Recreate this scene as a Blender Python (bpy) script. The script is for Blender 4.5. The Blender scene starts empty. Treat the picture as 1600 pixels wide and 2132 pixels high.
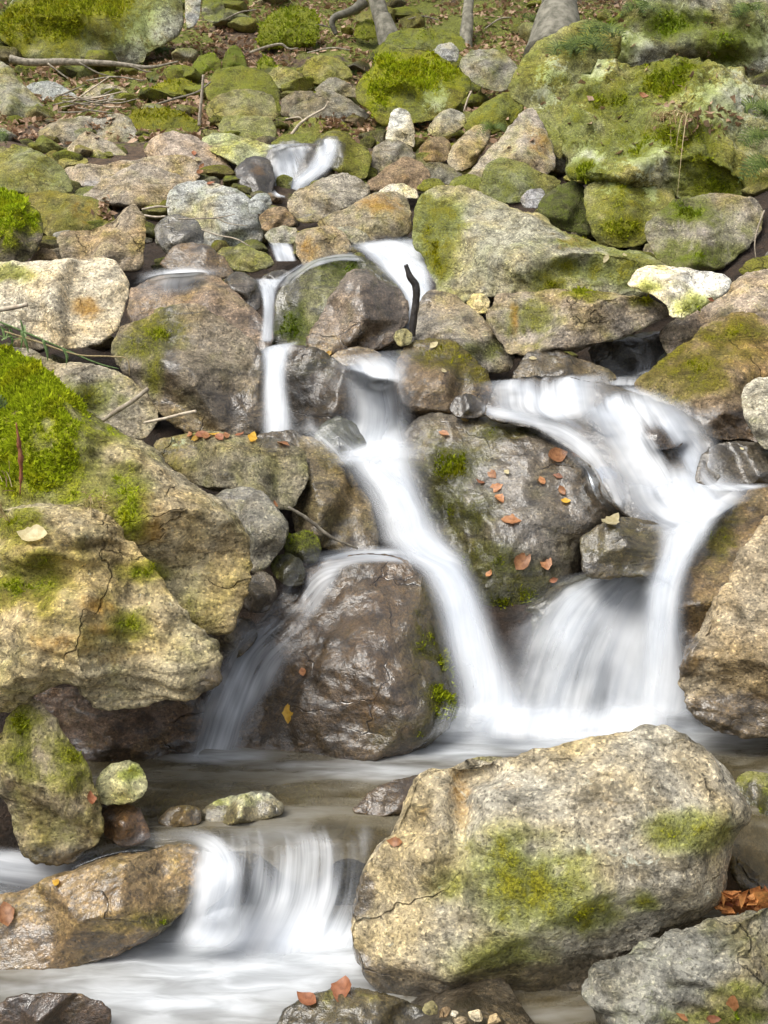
import bpy, math, random
import numpy as np
from mathutils import Vector
from mathutils.bvhtree import BVHTree

# ------------------------------------------------------------------ camera, sky, sun, exposure
scene = bpy.context.scene
COL = scene.collection
PITCH = math.radians(-12.0)
CAM_Z = 1.70
TH = math.tan(math.radians(25.0))
cam_data = bpy.data.cameras.new("camera")
cam_data.sensor_fit = 'VERTICAL'
cam_data.angle = math.radians(50.0)
cam_data.clip_start = 0.05
cam_data.clip_end = 400.0
cam = bpy.data.objects.new("camera", cam_data)
cam.location = (0, 0, CAM_Z)
cam.rotation_euler = (math.radians(90) + PITCH, 0, 0)
COL.objects.link(cam)
scene.camera = cam

SUN_EL, SUN_AZ = math.radians(58), math.radians(232)     # high, from behind the camera's left shoulder
world = bpy.data.worlds.new("World")
scene.world = world
world.use_nodes = True
wn = world.node_tree
wn.nodes.clear()
sky = wn.nodes.new('ShaderNodeTexSky')
sky.sky_type = 'NISHITA'
sky.sun_disc = False
sky.sun_elevation = SUN_EL
sky.sun_rotation = SUN_AZ
sky.air_density = 1.0
sky.dust_density = 4.0
hs = wn.nodes.new('ShaderNodeHueSaturation')
hs.inputs['Saturation'].default_value = 0.32            # thin overcast: the blue is mostly washed out
bg = wn.nodes.new('ShaderNodeBackground')
bg.inputs['Strength'].default_value = 0.11
wo = wn.nodes.new('ShaderNodeOutputWorld')
wn.links.new(sky.outputs[0], hs.inputs['Color'])
wn.links.new(hs.outputs[0], bg.inputs['Color'])
wn.links.new(bg.outputs[0], wo.inputs['Surface'])

sun_data = bpy.data.lights.new("sun", 'SUN')
sun_data.energy = 1.5
sun_data.angle = math.radians(30)
sun_data.color = (1.0, 0.96, 0.88)
sun = bpy.data.objects.new("sun", sun_data)
sx, sy, sz = math.sin(SUN_AZ) * math.cos(SUN_EL), math.cos(SUN_AZ) * math.cos(SUN_EL), math.sin(SUN_EL)
sun.rotation_euler = Vector((sx, sy, sz)).to_track_quat('Z', 'Y').to_euler()
COL.objects.link(sun)

vs = scene.view_settings
vs.view_transform = 'Standard'
vs.look = 'None'
vs.exposure = 0.93
vs.gamma = 1.0
vs.use_curve_mapping = False
scene.cycles.use_denoising = True
scene.cycles.max_bounces = 5
scene.cycles.diffuse_bounces = 3
scene.cycles.use_adaptive_sampling = True
scene.cycles.adaptive_threshold = 0.03
scene.cycles.transparent_max_bounces = 12
scene.cycles.sample_clamp_indirect = 4.0

# ------------------------------------------------------------------ geometry helpers
rng = np.random.default_rng(7)
random.seed(7)
CT, ST = math.cos(PITCH), math.sin(PITCH)

def ray(px, py):
    """direction through a photo pixel, scaled so that its Y (distance) is 1"""
    x = (np.asarray(px, float) - 800) / 1066 * TH
    y = (1066 - np.asarray(py, float)) / 1066 * TH
    Y = CT - y * ST
    Z = ST + y * CT
    return np.stack([x / Y, np.ones_like(x) * 1.0, Z / Y], -1)

def at(px, py, d):
    r = ray(px, py) * np.asarray(d, float)[..., None]
    r[..., 2] += CAM_Z
    return r

def pix(P):
    P = np.asarray(P, float)
    x, y, z = P[..., 0], P[..., 1], P[..., 2] - CAM_Z
    f = y * CT + z * ST
    u = -y * ST + z * CT
    return 800 + x / f / TH * 1066, 1066 - u / f / TH * 1066

MPP = TH / 1066          # metres per photo pixel at one metre

_DT = np.array([(2300, 2.05), (2132, 2.28), (1950, 2.6), (1760, 2.7), (1585, 3.2), (1490, 3.5), (1160, 3.8), (960, 4.2), (740, 4.8), (600, 5.5),
                (500, 6.2), (400, 7.4), (300, 8.9), (200, 10.8), (100, 12.8), (0, 14.8), (-120, 17.4), (-300, 22.0)])
def D(py):
    return float(np.interp(-py, -_DT[:, 0], _DT[:, 1]))

_perm = np.random.default_rng(3).permutation(256)
_perm = np.concatenate([_perm, _perm, _perm])
_grad = np.random.default_rng(4).normal(size=(256, 3))
_grad /= np.linalg.norm(_grad, axis=1)[:, None]
def perlin(P):
    P = np.asarray(P, float)
    i = np.floor(P).astype(int)
    f = P - i
    i &= 255
    w = f * f * f * (f * (f * 6 - 15) + 10)
    out = np.zeros(P.shape[:-1])
    for dx in (0, 1):
        wx = w[..., 0] if dx else 1 - w[..., 0]
        for dy in (0, 1):
            wy = w[..., 1] if dy else 1 - w[..., 1]
            for dz in (0, 1):
                wz = w[..., 2] if dz else 1 - w[..., 2]
                h = _perm[_perm[_perm[(i[..., 0] + dx) & 255] + ((i[..., 1] + dy) & 255)] + ((i[..., 2] + dz) & 255)]
                g = _grad[h]
                out += wx * wy * wz * (g[..., 0] * (f[..., 0] - dx) + g[..., 1] * (f[..., 1] - dy) + g[..., 2] * (f[..., 2] - dz))
    return out * 1.5
def fbm(P, o=4, rough=0.5):
    P = np.asarray(P, float)
    s, a, t = 0, 1.0, 0
    for k in range(o):
        s = s + a * perlin(P * 2 ** k + 17.3 * k)
        t += a
        a *= rough
    return s / t
def sstep(a, b, x):
    t = np.clip((x - a) / (b - a), 0, 1)
    return t * t * (3 - 2 * t)
def smin(a, b, k):
    h = np.clip(0.5 + 0.5 * (b - a) / k, 0, 1)
    return b * (1 - h) + a * h - k * h * (1 - h)

def make_mesh(name, V, faces, smooth=True):
    """faces: list of int arrays (n,3) / (n,4)"""
    me = bpy.data.meshes.new(name)
    V = np.asarray(V, np.float32)
    me.vertices.add(len(V))
    me.vertices.foreach_set('co', V.ravel())
    if not isinstance(faces, (list, tuple)):
        faces = [faces]
    loops = np.concatenate([np.asarray(f, np.int32).ravel() for f in faces])
    sizes = np.concatenate([np.full(len(f), np.asarray(f).shape[1], np.int32) for f in faces])
    starts = np.concatenate([[0], np.cumsum(sizes)[:-1]]).astype(np.int32)
    me.loops.add(len(loops))
    me.loops.foreach_set('vertex_index', loops)
    me.polygons.add(len(sizes))
    me.polygons.foreach_set('loop_start', starts)
    me.polygons.foreach_set('loop_total', sizes)
    me.update(calc_edges=True)
    me.polygons.foreach_set('use_smooth', np.full(len(sizes), smooth, dtype=bool))
    return me
def set_attr(me, name, vals):
    a = me.attributes.new(name, 'FLOAT', 'POINT')
    a.data.foreach_set('value', np.asarray(vals, np.float32).ravel())
def set_col(me, name, rgb):
    a = me.attributes.new(name, 'FLOAT_COLOR', 'POINT')
    c = np.ones((len(me.vertices), 4), np.float32)
    c[:, :3] = rgb
    a.data.foreach_set('color', c.ravel())
def link(name, me, mat, parent=None, loc=None, label=None, cat=None, group=None, kind=None):
    o = bpy.data.objects.new(name, me)
    if mat: me.materials.append(mat)
    COL.objects.link(o)
    if parent: o.parent = parent
    if loc is not None: o.location = loc
    if label: o['label'] = label
    if cat: o['category'] = cat
    if group: o['group'] = group
    if kind: o['kind'] = kind
    return o

# ------------------------------------------------------------------ materials
class NB:
    def __init__(s, name):
        s.m = bpy.data.materials.new(name); s.m.use_nodes = True
        s.t = s.m.node_tree; s.t.nodes.clear()
    def n(s, typ, props=None, **ins):
        nd = s.t.nodes.new('ShaderNode' + typ)
        for k, v in (props or {}).items(): setattr(nd, k, v)
        for k, v in ins.items():
            key = int(k[1:]) if k[0] == '_' and k[1:].isdigit() else k.replace('_', ' ')
            s.set(nd.inputs[key], v)
        return nd
    def set(s, sock, v):
        if isinstance(v, bpy.types.NodeSocket): s.t.links.new(v, sock)
        elif isinstance(v, bpy.types.Node): s.t.links.new(v.outputs[0], sock)
        else: sock.default_value = v
    def attr(s, name): return s.n('Attribute', {'attribute_name': name}).outputs['Fac']
    def attrc(s, name): return s.n('Attribute', {'attribute_name': name}).outputs['Color']
    def noise(s, vec, scale, detail=4, rough=0.55, dist=0.0):
        return s.n('TexNoise', None, Vector=vec, Scale=scale, Detail=detail, Roughness=rough, Distortion=dist).outputs['Fac']
    def math(s, op, a, b=0.0, c=None, clamp=False):
        nd = s.n('Math', {'operation': op, 'use_clamp': clamp}, _0=a, _1=b)
        if c is not None: s.set(nd.inputs[2], c)
        return nd.outputs[0]
    def ramp(s, v, a, b, lo=0.0, hi=1.0):
        return s.n('MapRange', {'interpolation_type': 'SMOOTHSTEP'}, Value=v, From_Min=a, From_Max=b, To_Min=lo, To_Max=hi).outputs[0]
    def lin(s, v, a, b, lo, hi):
        return s.n('MapRange', None, Value=v, From_Min=a, From_Max=b, To_Min=lo, To_Max=hi).outputs[0]
    def mix(s, f, a, b, blend='MIX'):
        nd = s.t.nodes.new('ShaderNodeMix'); nd.data_type = 'RGBA'; nd.blend_type = blend
        s.set(nd.inputs[0], f)
        for i, v in ((6, a), (7, b)):
            if isinstance(v, tuple) and len(v) == 3: v = v + (1.0,)
            s.set(nd.inputs[i], v)
        return nd.outputs[2]
    def grey(s, v):
        return s.n('CombineColor', None, Red=v, Green=v, Blue=v).outputs[0]
    def out(s, sh, disp=None):
        o = s.t.nodes.new('ShaderNodeOutputMaterial')
        s.set(o.inputs['Surface'], sh)
        return s.m

def scale_vec(b, vec, sc):
    return b.n('VectorMath', {'operation': 'MULTIPLY'}, _0=vec, _1=sc).outputs[0]

def mat_rock():
    b = NB('rock')
    P = b.n('NewGeometry').outputs['Position']
    moss, wet, ochre, lich, dark = (b.attr(k) for k in ('moss', 'wet', 'ochre', 'lichen', 'dark'))
    tint = b.attrc('tint')
    n1 = b.noise(P, 2.6, 5, 0.6, 0.3)
    n2 = b.noise(P, 13, 7, 0.68, 0.4)
    n3 = b.noise(P, 85, 4, 0.7)
    n4 = b.noise(scale_vec(b, P, (1.0, 1.0, 3.2)), 6.5, 5, 0.7, 0.8)
    sp = b.n('TexVoronoi', None, Vector=P, Scale=150.0).outputs['Color']
    spv = b.n('SeparateColor', None, Color=sp).outputs[0]
    # body of the stone
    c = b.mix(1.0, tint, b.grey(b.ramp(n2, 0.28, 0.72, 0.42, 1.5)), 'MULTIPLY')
    c = b.mix(b.ramp(n1, 0.40, 0.66), c, b.mix(1.0, c, (1.08, 0.93, 0.68), 'MULTIPLY'))
    c = b.mix(b.ramp(n4, 0.50, 0.66, 0, 0.9), c, b.mix(1.0, c, (0.47, 0.45, 0.40), 'MULTIPLY'))
    c = b.mix(b.ramp(n3, 0.52, 0.66, 0, 0.85), c, b.mix(1.0, c, (1.85, 1.82, 1.72), 'MULTIPLY'))
    c = b.mix(b.ramp(n3, 0.47, 0.33, 0, 0.85), c, b.mix(1.0, c, (0.36, 0.35, 0.33), 'MULTIPLY'))
    c = b.mix(b.ramp(spv, 0.86, 0.92, 0, 0.6), c, b.mix(1.0, c, (1.9, 1.85, 1.75), 'MULTIPLY'))
    c = b.mix(b.ramp(spv, 0.12, 0.06, 0, 0.5), c, (0.04, 0.038, 0.03))
    # joints and cracks
    wob = b.n('TexNoise', None, Vector=P, Scale=7.0, Detail=3.0).outputs['Color']
    pv = b.n('VectorMath', {'operation': 'MULTIPLY_ADD'}, _0=wob, _1=(0.22, 0.22, 0.22), _2=scale_vec(b, P, (1.0, 1.0, 1.7))).outputs[0]
    vd = b.n('TexVoronoi', {'feature': 'DISTANCE_TO_EDGE'}, Vector=pv, Scale=1.9).outputs['Distance']
    crack = b.math('MULTIPLY', b.ramp(vd, 0.010, 0.0), b.ramp(n1, 0.50, 0.60))
    c = b.mix(b.math('MULTIPLY', crack, 0.6), c, b.mix(1.0, c, (0.25, 0.23, 0.2), 'MULTIPLY'))
    # ochre iron stain
    om = b.ramp(b.math('ADD', ochre, b.math('MULTIPLY', b.math('SUBTRACT', n2, 0.5), 1.5)), 0.30, 0.8, 0, 0.85)
    c = b.mix(om, c, b.mix(b.ramp(n3, 0.3, 0.7), (0.19, 0.095, 0.015), (0.47, 0.265, 0.05)))
    # pale crust lichen
    lm = b.ramp(b.math('ADD', lich, b.math('MULTIPLY', b.math('SUBTRACT', b.noise(P, 24, 5, 0.7, 0.6), 0.5), 2.2)), 0.62, 0.86, 0, 0.85)
    c = b.mix(lm, c, b.mix(b.ramp(n3, 0.35, 0.65), (0.34, 0.34, 0.26), (0.66, 0.66, 0.55)))
    # black crust lichen
    dm = b.ramp(b.math('ADD', dark, b.math('MULTIPLY', b.math('SUBTRACT', b.noise(P, 34, 5, 0.65, 0.5), 0.5), 2.4)), 0.80, 0.98, 0, 0.85)
    c = b.mix(dm, c, (0.035, 0.032, 0.03))
    # thin green film, then real moss
    c = b.mix(b.ramp(b.math('ADD', moss, b.math('MULTIPLY', b.math('SUBTRACT', n1, 0.5), 0.5)), 0.04, 0.46, 0, 0.9), c, b.mix(1.0, c, (0.84, 0.97, 0.38), 'MULTIPLY'))
    mm = b.ramp(b.math('ADD', moss, b.math('ADD', b.math('MULTIPLY', b.math('SUBTRACT', n2, 0.5), 1.9), b.math('MULTIPLY', b.math('SUBTRACT', n3, 0.5), 1.1))), 0.34, 0.95, 0, 0.92)
    mcol = b.mix(b.ramp(b.noise(P, 160, 4, 0.7), 0.32, 0.68), (0.085, 0.105, 0.012), (0.33, 0.39, 0.035))
    mcol = b.mix(b.ramp(n2, 0.35, 0.65, 0, 0.55), mcol, b.mix(1.0, mcol, (1.0, 0.80, 0.65), 'MULTIPLY'))
    mcol = b.mix(1.0, mcol, b.attrc('mosstint'), 'MULTIPLY')
    c = b.mix(mm, c, mcol)
    # wet stone is darker and shiny
    wf = b.ramp(b.math('ADD', wet, b.math('ADD', b.math('MULTIPLY', b.math('SUBTRACT', n2, 0.5), 0.5), b.math('MULTIPLY', b.math('SUBTRACT', n4, 0.5), 1.0))), 0.2, 0.8)
    c = b.mix(wf, c, b.mix(1.0, c, (0.33, 0.30, 0.265), 'MULTIPLY'))
    rough = b.math('MULTIPLY_ADD', wf, -0.72, 0.88)
    rough = b.math('ADD', rough, b.math('MULTIPLY', mm, b.math('MULTIPLY', wf, 0.3)))
    h = b.math('ADD', b.math('MULTIPLY', n2, 1.0), b.math('MULTIPLY', n3, 0.42))
    h = b.math('ADD', h, b.math('MULTIPLY', n4, 0.6))
    h = b.math('ADD', h, b.math('MULTIPLY', mm, b.math('MULTIPLY', b.noise(P, 110, 4, 0.7), 1.1)))
    h = b.math('SUBTRACT', h, b.math('MULTIPLY', crack, 0.7))
    bump = b.n('Bump', None, Strength=0.95, Distance=0.017, Height=h)
    film = b.n('Bump', None, Strength=0.3, Distance=0.020, Height=b.math('ADD', h, b.math('MULTIPLY', b.noise(P, 38, 3, 0.6), 0.8)))
    p = b.n('BsdfPrincipled', None, Base_Color=c, Roughness=b.math('MAXIMUM', rough, 0.45), Normal=bump.outputs[0])
    b.set(p.inputs['Specular IOR Level'], 0.25)
    b.set(p.inputs['Coat Weight'], b.math('MULTIPLY', wf, b.math('MULTIPLY_ADD', mm, -0.8, 1.0)))
    b.set(p.inputs['Coat Roughness'], 0.13)
    b.set(p.inputs['Coat IOR'], 1.65)
    b.set(p.inputs['Coat Normal'], film.outputs[0])
    return b.out(p.outputs[0])

def mat_moss():
    b = NB('moss')
    P = b.n('NewGeometry').outputs['Position']
    r = b.n('NewGeometry').outputs['Random Per Island']
    n = b.noise(P, 9, 4)
    c = b.mix(r, (0.10, 0.135, 0.012), (0.40, 0.48, 0.04))
    c = b.mix(b.ramp(n, 0.45, 0.66, 0, 0.6), c, b.mix(1.0, c, (1.0, 0.78, 0.6), 'MULTIPLY'))
    c = b.mix(1.0, c, b.attrc('mosstint'), 'MULTIPLY')
    d = b.n('BsdfDiffuse', None, Color=c)
    t = b.n('BsdfTranslucent', None, Color=c)
    mx = b.n('MixShader', None, _0=0.35, _1=d.outputs[0], _2=t.outputs[0])
    return b.out(mx.outputs[0])

def mat_ground():
    b = NB('soil')
    P = b.n('NewGeometry').outputs['Position']
    moss = b.attr('moss')
    n1 = b.noise(P, 1.6, 5, 0.6, 0.4); n2 = b.noise(P, 14, 8, 0.7); n3 = b.noise(P, 70, 4, 0.7)
    c = b.mix(b.ramp(n2, 0.3, 0.7), (0.05, 0.036, 0.024), (0.20, 0.13, 0.08))
    c = b.mix(b.ramp(n3, 0.55, 0.7, 0, 0.7), c, (0.30, 0.17, 0.09))
    mm = b.ramp(b.math('ADD', moss, b.math('ADD', b.math('SUBTRACT', n1, 0.5), b.math('MULTIPLY', b.math('SUBTRACT', n2, 0.5), 0.8))), 0.42, 0.58)
    c = b.mix(mm, c, b.mix(b.ramp(n3, 0.35, 0.65), (0.06, 0.07, 0.01), (0.25, 0.27, 0.04)))
    c = b.mix(b.attr('wet'), c, b.mix(1.0, c, (0.28, 0.26, 0.24), 'MULTIPLY'))
    bump = b.n('Bump', None, Strength=1.0, Distance=0.04, Height=b.math('ADD', n2, b.math('MULTIPLY', n3, 0.4)))
    p = b.n('BsdfPrincipled', None, Base_Color=c, Roughness=0.9, Normal=bump.outputs[0])
    return b.out(p.outputs[0])

def mat_fall():
    """thin aerated water running in silky threads: u across, v along"""
    b = NB('falling_water')
    uv = b.n('UVMap', {'uv_map': 'flow'}).outputs[0]
    s = b.n('SeparateXYZ', None, Vector=uv)
    u, v = s.outputs[0], s.outputs[1]
    P = b.n('NewGeometry').outputs['Position']
    dens, w = b.attr('aeration'), b.attr('width')
    cx = b.n('CombineXYZ', None, X=b.math('MULTIPLY', u, w), Y=b.math('MULTIPLY', v, 1.0), Z=b.attr('seed')).outputs[0]
    st1 = b.noise(scale_vec(b, cx, (22, 1.3, 1)), 1.0, 4, 0.55, 0.15)
    st2 = b.noise(scale_vec(b, cx, (75, 2.2, 1)), 1.0, 3, 0.6, 0.1)
    soft = b.noise(scale_vec(b, cx, (7, 3.0, 1)), 1.0, 2, 0.5, 0.2)
    st = b.math('ADD', b.math('MULTIPLY', b.math('SUBTRACT', st1, 0.5), 1.5), b.math('MULTIPLY', b.math('SUBTRACT', st2, 0.5), 0.5))
    st = b.math('ADD', st, b.math('MULTIPLY', b.math('SUBTRACT', soft, 0.5), 1.9))
    a = b.math('ADD', dens, b.math('MULTIPLY', st, b.math('MULTIPLY', b.attr('streak'), 0.82)))
    edge = b.attr('edge')
    a = b.math('MULTIPLY', b.ramp(a, 0.05, 0.95), b.ramp(edge, 0.0, 1.0))
    a = b.math('MULTIPLY', a, 0.97, clamp=True)
    col = b.mix(b.ramp(st, -0.5, 0.5), (0.58, 0.62, 0.68), (0.84, 0.86, 0.885))
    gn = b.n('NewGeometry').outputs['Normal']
    sn = b.n('VectorMath', {'operation': 'NORMALIZE'}, _0=b.n('VectorMath', {'operation': 'MULTIPLY_ADD'}, _0=gn, _1=(0.4, 0.4, 0.4), _2=(-0.15, -0.25, 0.62)).outputs[0]).outputs[0]  # diffuse normal bent skyward: adds brightness the sheet's own slope would not catch
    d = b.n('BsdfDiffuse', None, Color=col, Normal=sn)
    t = b.n('BsdfTranslucent', None, Color=col)
    m1 = b.n('MixShader', None, _0=0.22, _1=d.outputs[0], _2=t.outputs[0])
    tr = b.n('BsdfTransparent')
    m2 = b.n('MixShader', None, _0=a, _1=tr.outputs[0], _2=m1.outputs[0])
    # the clear film between the threads glistens
    bump = b.n('Bump', None, Strength=0.5, Distance=0.01, Height=st)
    g = b.n('BsdfGlossy', None, Color=(0.9, 0.95, 1.0, 1.0), Roughness=0.18, Normal=bump.outputs[0])
    fr = b.n('Fresnel', None, IOR=1.33)
    gf = b.math('MULTIPLY', b.math('MULTIPLY', fr.outputs[0], 0.7), b.math('MULTIPLY', b.ramp(edge, 0.0, 0.5), b.math('SUBTRACT', 1.0, b.ramp(dens, 0.2, 0.6))))
    m3 = b.n('MixShader', None, _0=gf, _1=m2.outputs[0], _2=g.outputs[0])
    return b.out(m3.outputs[0])

def mat_pool():
    b = NB('pool_water')
    P = b.n('NewGeometry').outputs['Position']
    foam = b.attr('foam')
    f1 = b.noise(scale_vec(b, P, (1.6, 5.0, 1)), 1.6, 4, 0.5, 0.8)
    f2 = b.noise(scale_vec(b, P, (3, 10, 1)), 2.2, 3, 0.5, 0.5)
    a = b.ramp(b.math('ADD', foam, b.math('ADD', b.math('MULTIPLY', b.math('SUBTRACT', f1, 0.5), 0.7), b.math('MULTIPLY', b.math('SUBTRACT', f2, 0.5), 0.25))), 0.0, 1.0)
    a = b.math('MULTIPLY', a, b.ramp(foam, 0.0, 0.15))
    bump = b.n('Bump', None, Strength=0.25, Distance=0.03, Height=f2)
    deep = b.n('BsdfPrincipled', None, Base_Color=b.mix(b.ramp(f1, 0.35, 0.65), (0.13, 0.105, 0.055), (0.29, 0.25, 0.16)), Roughness=0.10, Normal=bump.outputs[0])
    tr = b.n('BsdfTransparent', None, Color=(0.75, 0.66, 0.48, 1))
    clear = b.n('MixShader', None, _0=0.5, _1=tr.outputs[0], _2=deep.outputs[0])
    d = b.n('BsdfPrincipled', None, Base_Color=b.mix(b.ramp(f2, 0.3, 0.7), (0.40, 0.42, 0.44), (0.60, 0.625, 0.65)), Roughness=0.45, Normal=bump.outputs[0])
    m = b.n('MixShader', None, _0=a, _1=clear.outputs[0], _2=d.outputs[0])
    return b.out(m.outputs[0])

def mat_plain(name, c1, c2, sc=40, rough=0.8, bump=0.004, trans=0.0, stretch=None):
    b = NB(name)
    co = b.n('TexCoord').outputs['Object']
    if stretch: co = scale_vec(b, co, stretch)
    n = b.noise(co, sc, 6, 0.65)
    r = b.n('ObjectInfo').outputs['Random']
    c = b.mix(b.ramp(n, 0.3, 0.7), c1, c2)
    c = b.mix(1.0, c, b.grey(b.lin(r, 0, 1, 0.7, 1.25)), 'MULTIPLY')
    bp = b.n('Bump', None, Strength=0.8, Distance=bump, Height=n)
    p = b.n('BsdfPrincipled', None, Base_Color=c, Roughness=rough, Normal=bp.outputs[0])
    if trans:
        t = b.n('BsdfTranslucent', None, Color=c)
        m = b.n('MixShader', None, _0=trans, _1=p.outputs[0], _2=t.outputs[0])
        return b.out(m.outputs[0])
    return b.out(p.outputs[0])

def mat_island(name, c1, c2, trans=0.3):
    b = NB(name)
    r = b.n('NewGeometry').outputs['Random Per Island']
    P = b.n('NewGeometry').outputs['Position']
    c = b.mix(r, c1, c2)
    c = b.mix(1.0, c, b.grey(b.ramp(b.noise(P, 120, 3), 0.3, 0.7, 0.7, 1.2)), 'MULTIPLY')
    d = b.n('BsdfPrincipled', None, Base_Color=c, Roughness=0.6)
    t = b.n('BsdfTranslucent', None, Color=c)
    m = b.n('MixShader', None, _0=trans, _1=d.outputs[0], _2=t.outputs[0])
    return b.out(m.outputs[0])

M = dict(rock=mat_rock(), moss=mat_moss(), soil=mat_ground(), fall=mat_fall(), pool=mat_pool(),
         bark=mat_plain('bark', (0.10, 0.085, 0.06), (0.34, 0.30, 0.23), 30),
         deadwood=mat_plain('dead_wood', (0.30, 0.24, 0.17), (0.60, 0.52, 0.40), 45),
         darkwood=mat_plain('wet_dark_wood', (0.012, 0.010, 0.009), (0.05, 0.042, 0.036), 45, 0.3),
         beech=mat_plain('beech_bark', (0.09, 0.085, 0.06), (0.30, 0.28, 0.22), 12, 0.85, 0.008),
         leaf_orange=mat_plain('orange_leaf', (0.26, 0.10, 0.035), (0.55, 0.26, 0.11), 60, 0.45, 0.002, 0.25),
         leaf_brown=mat_plain('brown_leaf', (0.22, 0.075, 0.03), (0.42, 0.17, 0.08), 60, 0.5, 0.002, 0.2),
         leaf_yellow=mat_plain('yellow_leaf', (0.55, 0.28, 0.02), (0.72, 0.45, 0.06), 60, 0.45, 0.002, 0.3),
         leaf_cream=mat_plain('cream_leaf', (0.55, 0.45, 0.22), (0.80, 0.70, 0.42), 60, 0.5, 0.002, 0.3),
         litter=mat_island('leaf_litter', (0.22, 0.12, 0.06), (0.58, 0.40, 0.26), 0.2),
         pile=mat_island('wet_leaf_pile', (0.25, 0.06, 0.015), (0.68, 0.32, 0.10), 0.2),
         fern=mat_island('fern', (0.06, 0.10, 0.02), (0.22, 0.29, 0.06), 0.4),
         grass=mat_island('grass', (0.10, 0.20, 0.06), (0.30, 0.42, 0.16), 0.4),
         straw=mat_island('dry_grass', (0.30, 0.20, 0.08), (0.66, 0.54, 0.30), 0.3))
# ------------------------------------------------------------------ terrain
def zprof(Y):
    py = np.interp(Y, _DT[:, 1], _DT[:, 0])
    y = (1066 - py) / 1066 * TH
    return CAM_Z + Y * (ST + y * CT) / (CT - y * ST)
def terrain_z(X, Y):
    X = np.asarray(X, float); Y = np.asarray(Y, float)
    z = zprof(np.clip(Y, 2.0, 22)) + (np.clip(Y, 22, None) - 22) * 0.5
    z = z - 0.20 * sstep(9.5, 6.5, Y) - 0.05
    z = z - 0.35 * sstep(3.4, 2.4, Y)
    left = sstep(-0.55, -1.6, X) * 0.55 * sstep(5.5, 3.6, Y)
    right = sstep(0.9, 2.8, X) * 0.55 * sstep(4.6, 6.5, Y) * sstep(14, 9, Y) + sstep(1.0, 2.0, X) * 0.3 * sstep(4.6, 3.8, Y)
    far = np.clip(np.abs(X) - 4.5, 0, None) * 0.28
    P = np.stack([X, Y, z], -1)
    return z + left + right + far + 0.10 * fbm(P * 1.3, 3) + 0.10 * sstep(9, 12, Y) * fbm(P * 2.6, 2) + 0.03 * fbm(P * 6, 3)

def build_ground():
    ys = np.concatenate([np.linspace(-8, 1.9, 24), np.linspace(2.0, 18, 300), np.linspace(18.4, 60, 60)])
    xs = np.concatenate([np.linspace(-40, -7, 30), np.linspace(-6.8, 6.8, 240), np.linspace(7, 40, 30)])
    X, Y = np.meshgrid(xs, ys)
    Z = terrain_z(X, Y)
    V = np.stack([X, Y, Z], -1).reshape(-1, 3)
    n, m = len(ys), len(xs)
    i = np.arange(n * m).reshape(n, m)
    q = np.stack([i[:-1, :-1], i[:-1, 1:], i[1:, 1:], i[1:, :-1]], -1).reshape(-1, 4)
    me = make_mesh('ground', V, q)
    set_attr(me, 'moss', (0.2 + 0.5 * sstep(8.0, 10.5, V[:, 1]) + 0.5 * fbm(V * 0.9, 2) - 0.6 * sstep(6.5, 4.5, V[:, 1])))
    set_attr(me, 'wet', sstep(9.5, 7.0, V[:, 1]))
    return link('ground', me, M['soil'], kind='structure')
GROUND = build_ground()

# ------------------------------------------------------------------ rocks
def resample(P, n):
    Q = np.vstack([P, P[:1]])
    L = np.concatenate([[0], np.cumsum(np.linalg.norm(np.diff(Q, axis=0), axis=1))])
    t = np.linspace(0, L[-1], n, endpoint=False)
    return np.stack([np.interp(t, L, Q[:, 0]), np.interp(t, L, Q[:, 1])], 1)
def chaikin(P, k):
    for _ in range(k):
        Q = np.roll(P, -1, 0)
        P = np.stack([0.84 * P + 0.16 * Q, 0.16 * P + 0.84 * Q], 1).reshape(-1, 2)
    return P

ROCKS = {}
# splash line of the stream: photo pixel, reach in pixels
SPLASH = np.array([(580, 600, 55), (555, 660, 40), (570, 740, 45), (575, 820, 50), (580, 890, 55), (760, 760, 80), (785, 840, 80), (790, 920, 85), (800, 990, 70), (840, 1060, 65), (870, 1130, 65), (760, 1160, 60), (640, 1200, 70), (560, 1310, 80), (470, 1450, 80),
    (940, 1220, 60), (970, 1320, 65), (1000, 1430, 70), (1040, 840, 45), (1160, 830, 70), (1280, 880, 80), (1380, 950, 90), (1440, 1040, 90), (1420, 1130, 60), (1390, 1220, 60), (1390, 1350, 70), (1240, 1230, 80), (1220, 1400, 150), (800, 540, 60), (870, 600, 40), (600, 350, 60), (680, 320, 40),
    (450, 1800, 60), (600, 1800, 100), (720, 1850, 60), (380, 1960, 60)], float)
MOSS_JOBS = []
def blob(px, py, items):
    v = np.zeros_like(px)
    for it in items:
        x, y, r, s = it[:4]
        ry = it[4] if len(it) > 4 else r
        v = np.maximum(v, s * np.exp(-(((px - x) / r) ** 2 + ((py - y) / ry) ** 2) * 1.1)) if s > 0 else v + s * np.exp(-(((px - x) / r) ** 2 + ((py - y) / ry) ** 2))
    return v

GREY, TAN, BROWN, WARM, BLUE, PALE, OLIVE, DARK, PINK = ((0.29, 0.275, 0.23), (0.40, 0.345, 0.235), (0.24, 0.18, 0.115), (0.33, 0.285, 0.215),
    (0.32, 0.325, 0.315), (0.56, 0.54, 0.47), (0.25, 0.235, 0.13), (0.155, 0.14, 0.115), (0.335, 0.295, 0.24))

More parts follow.
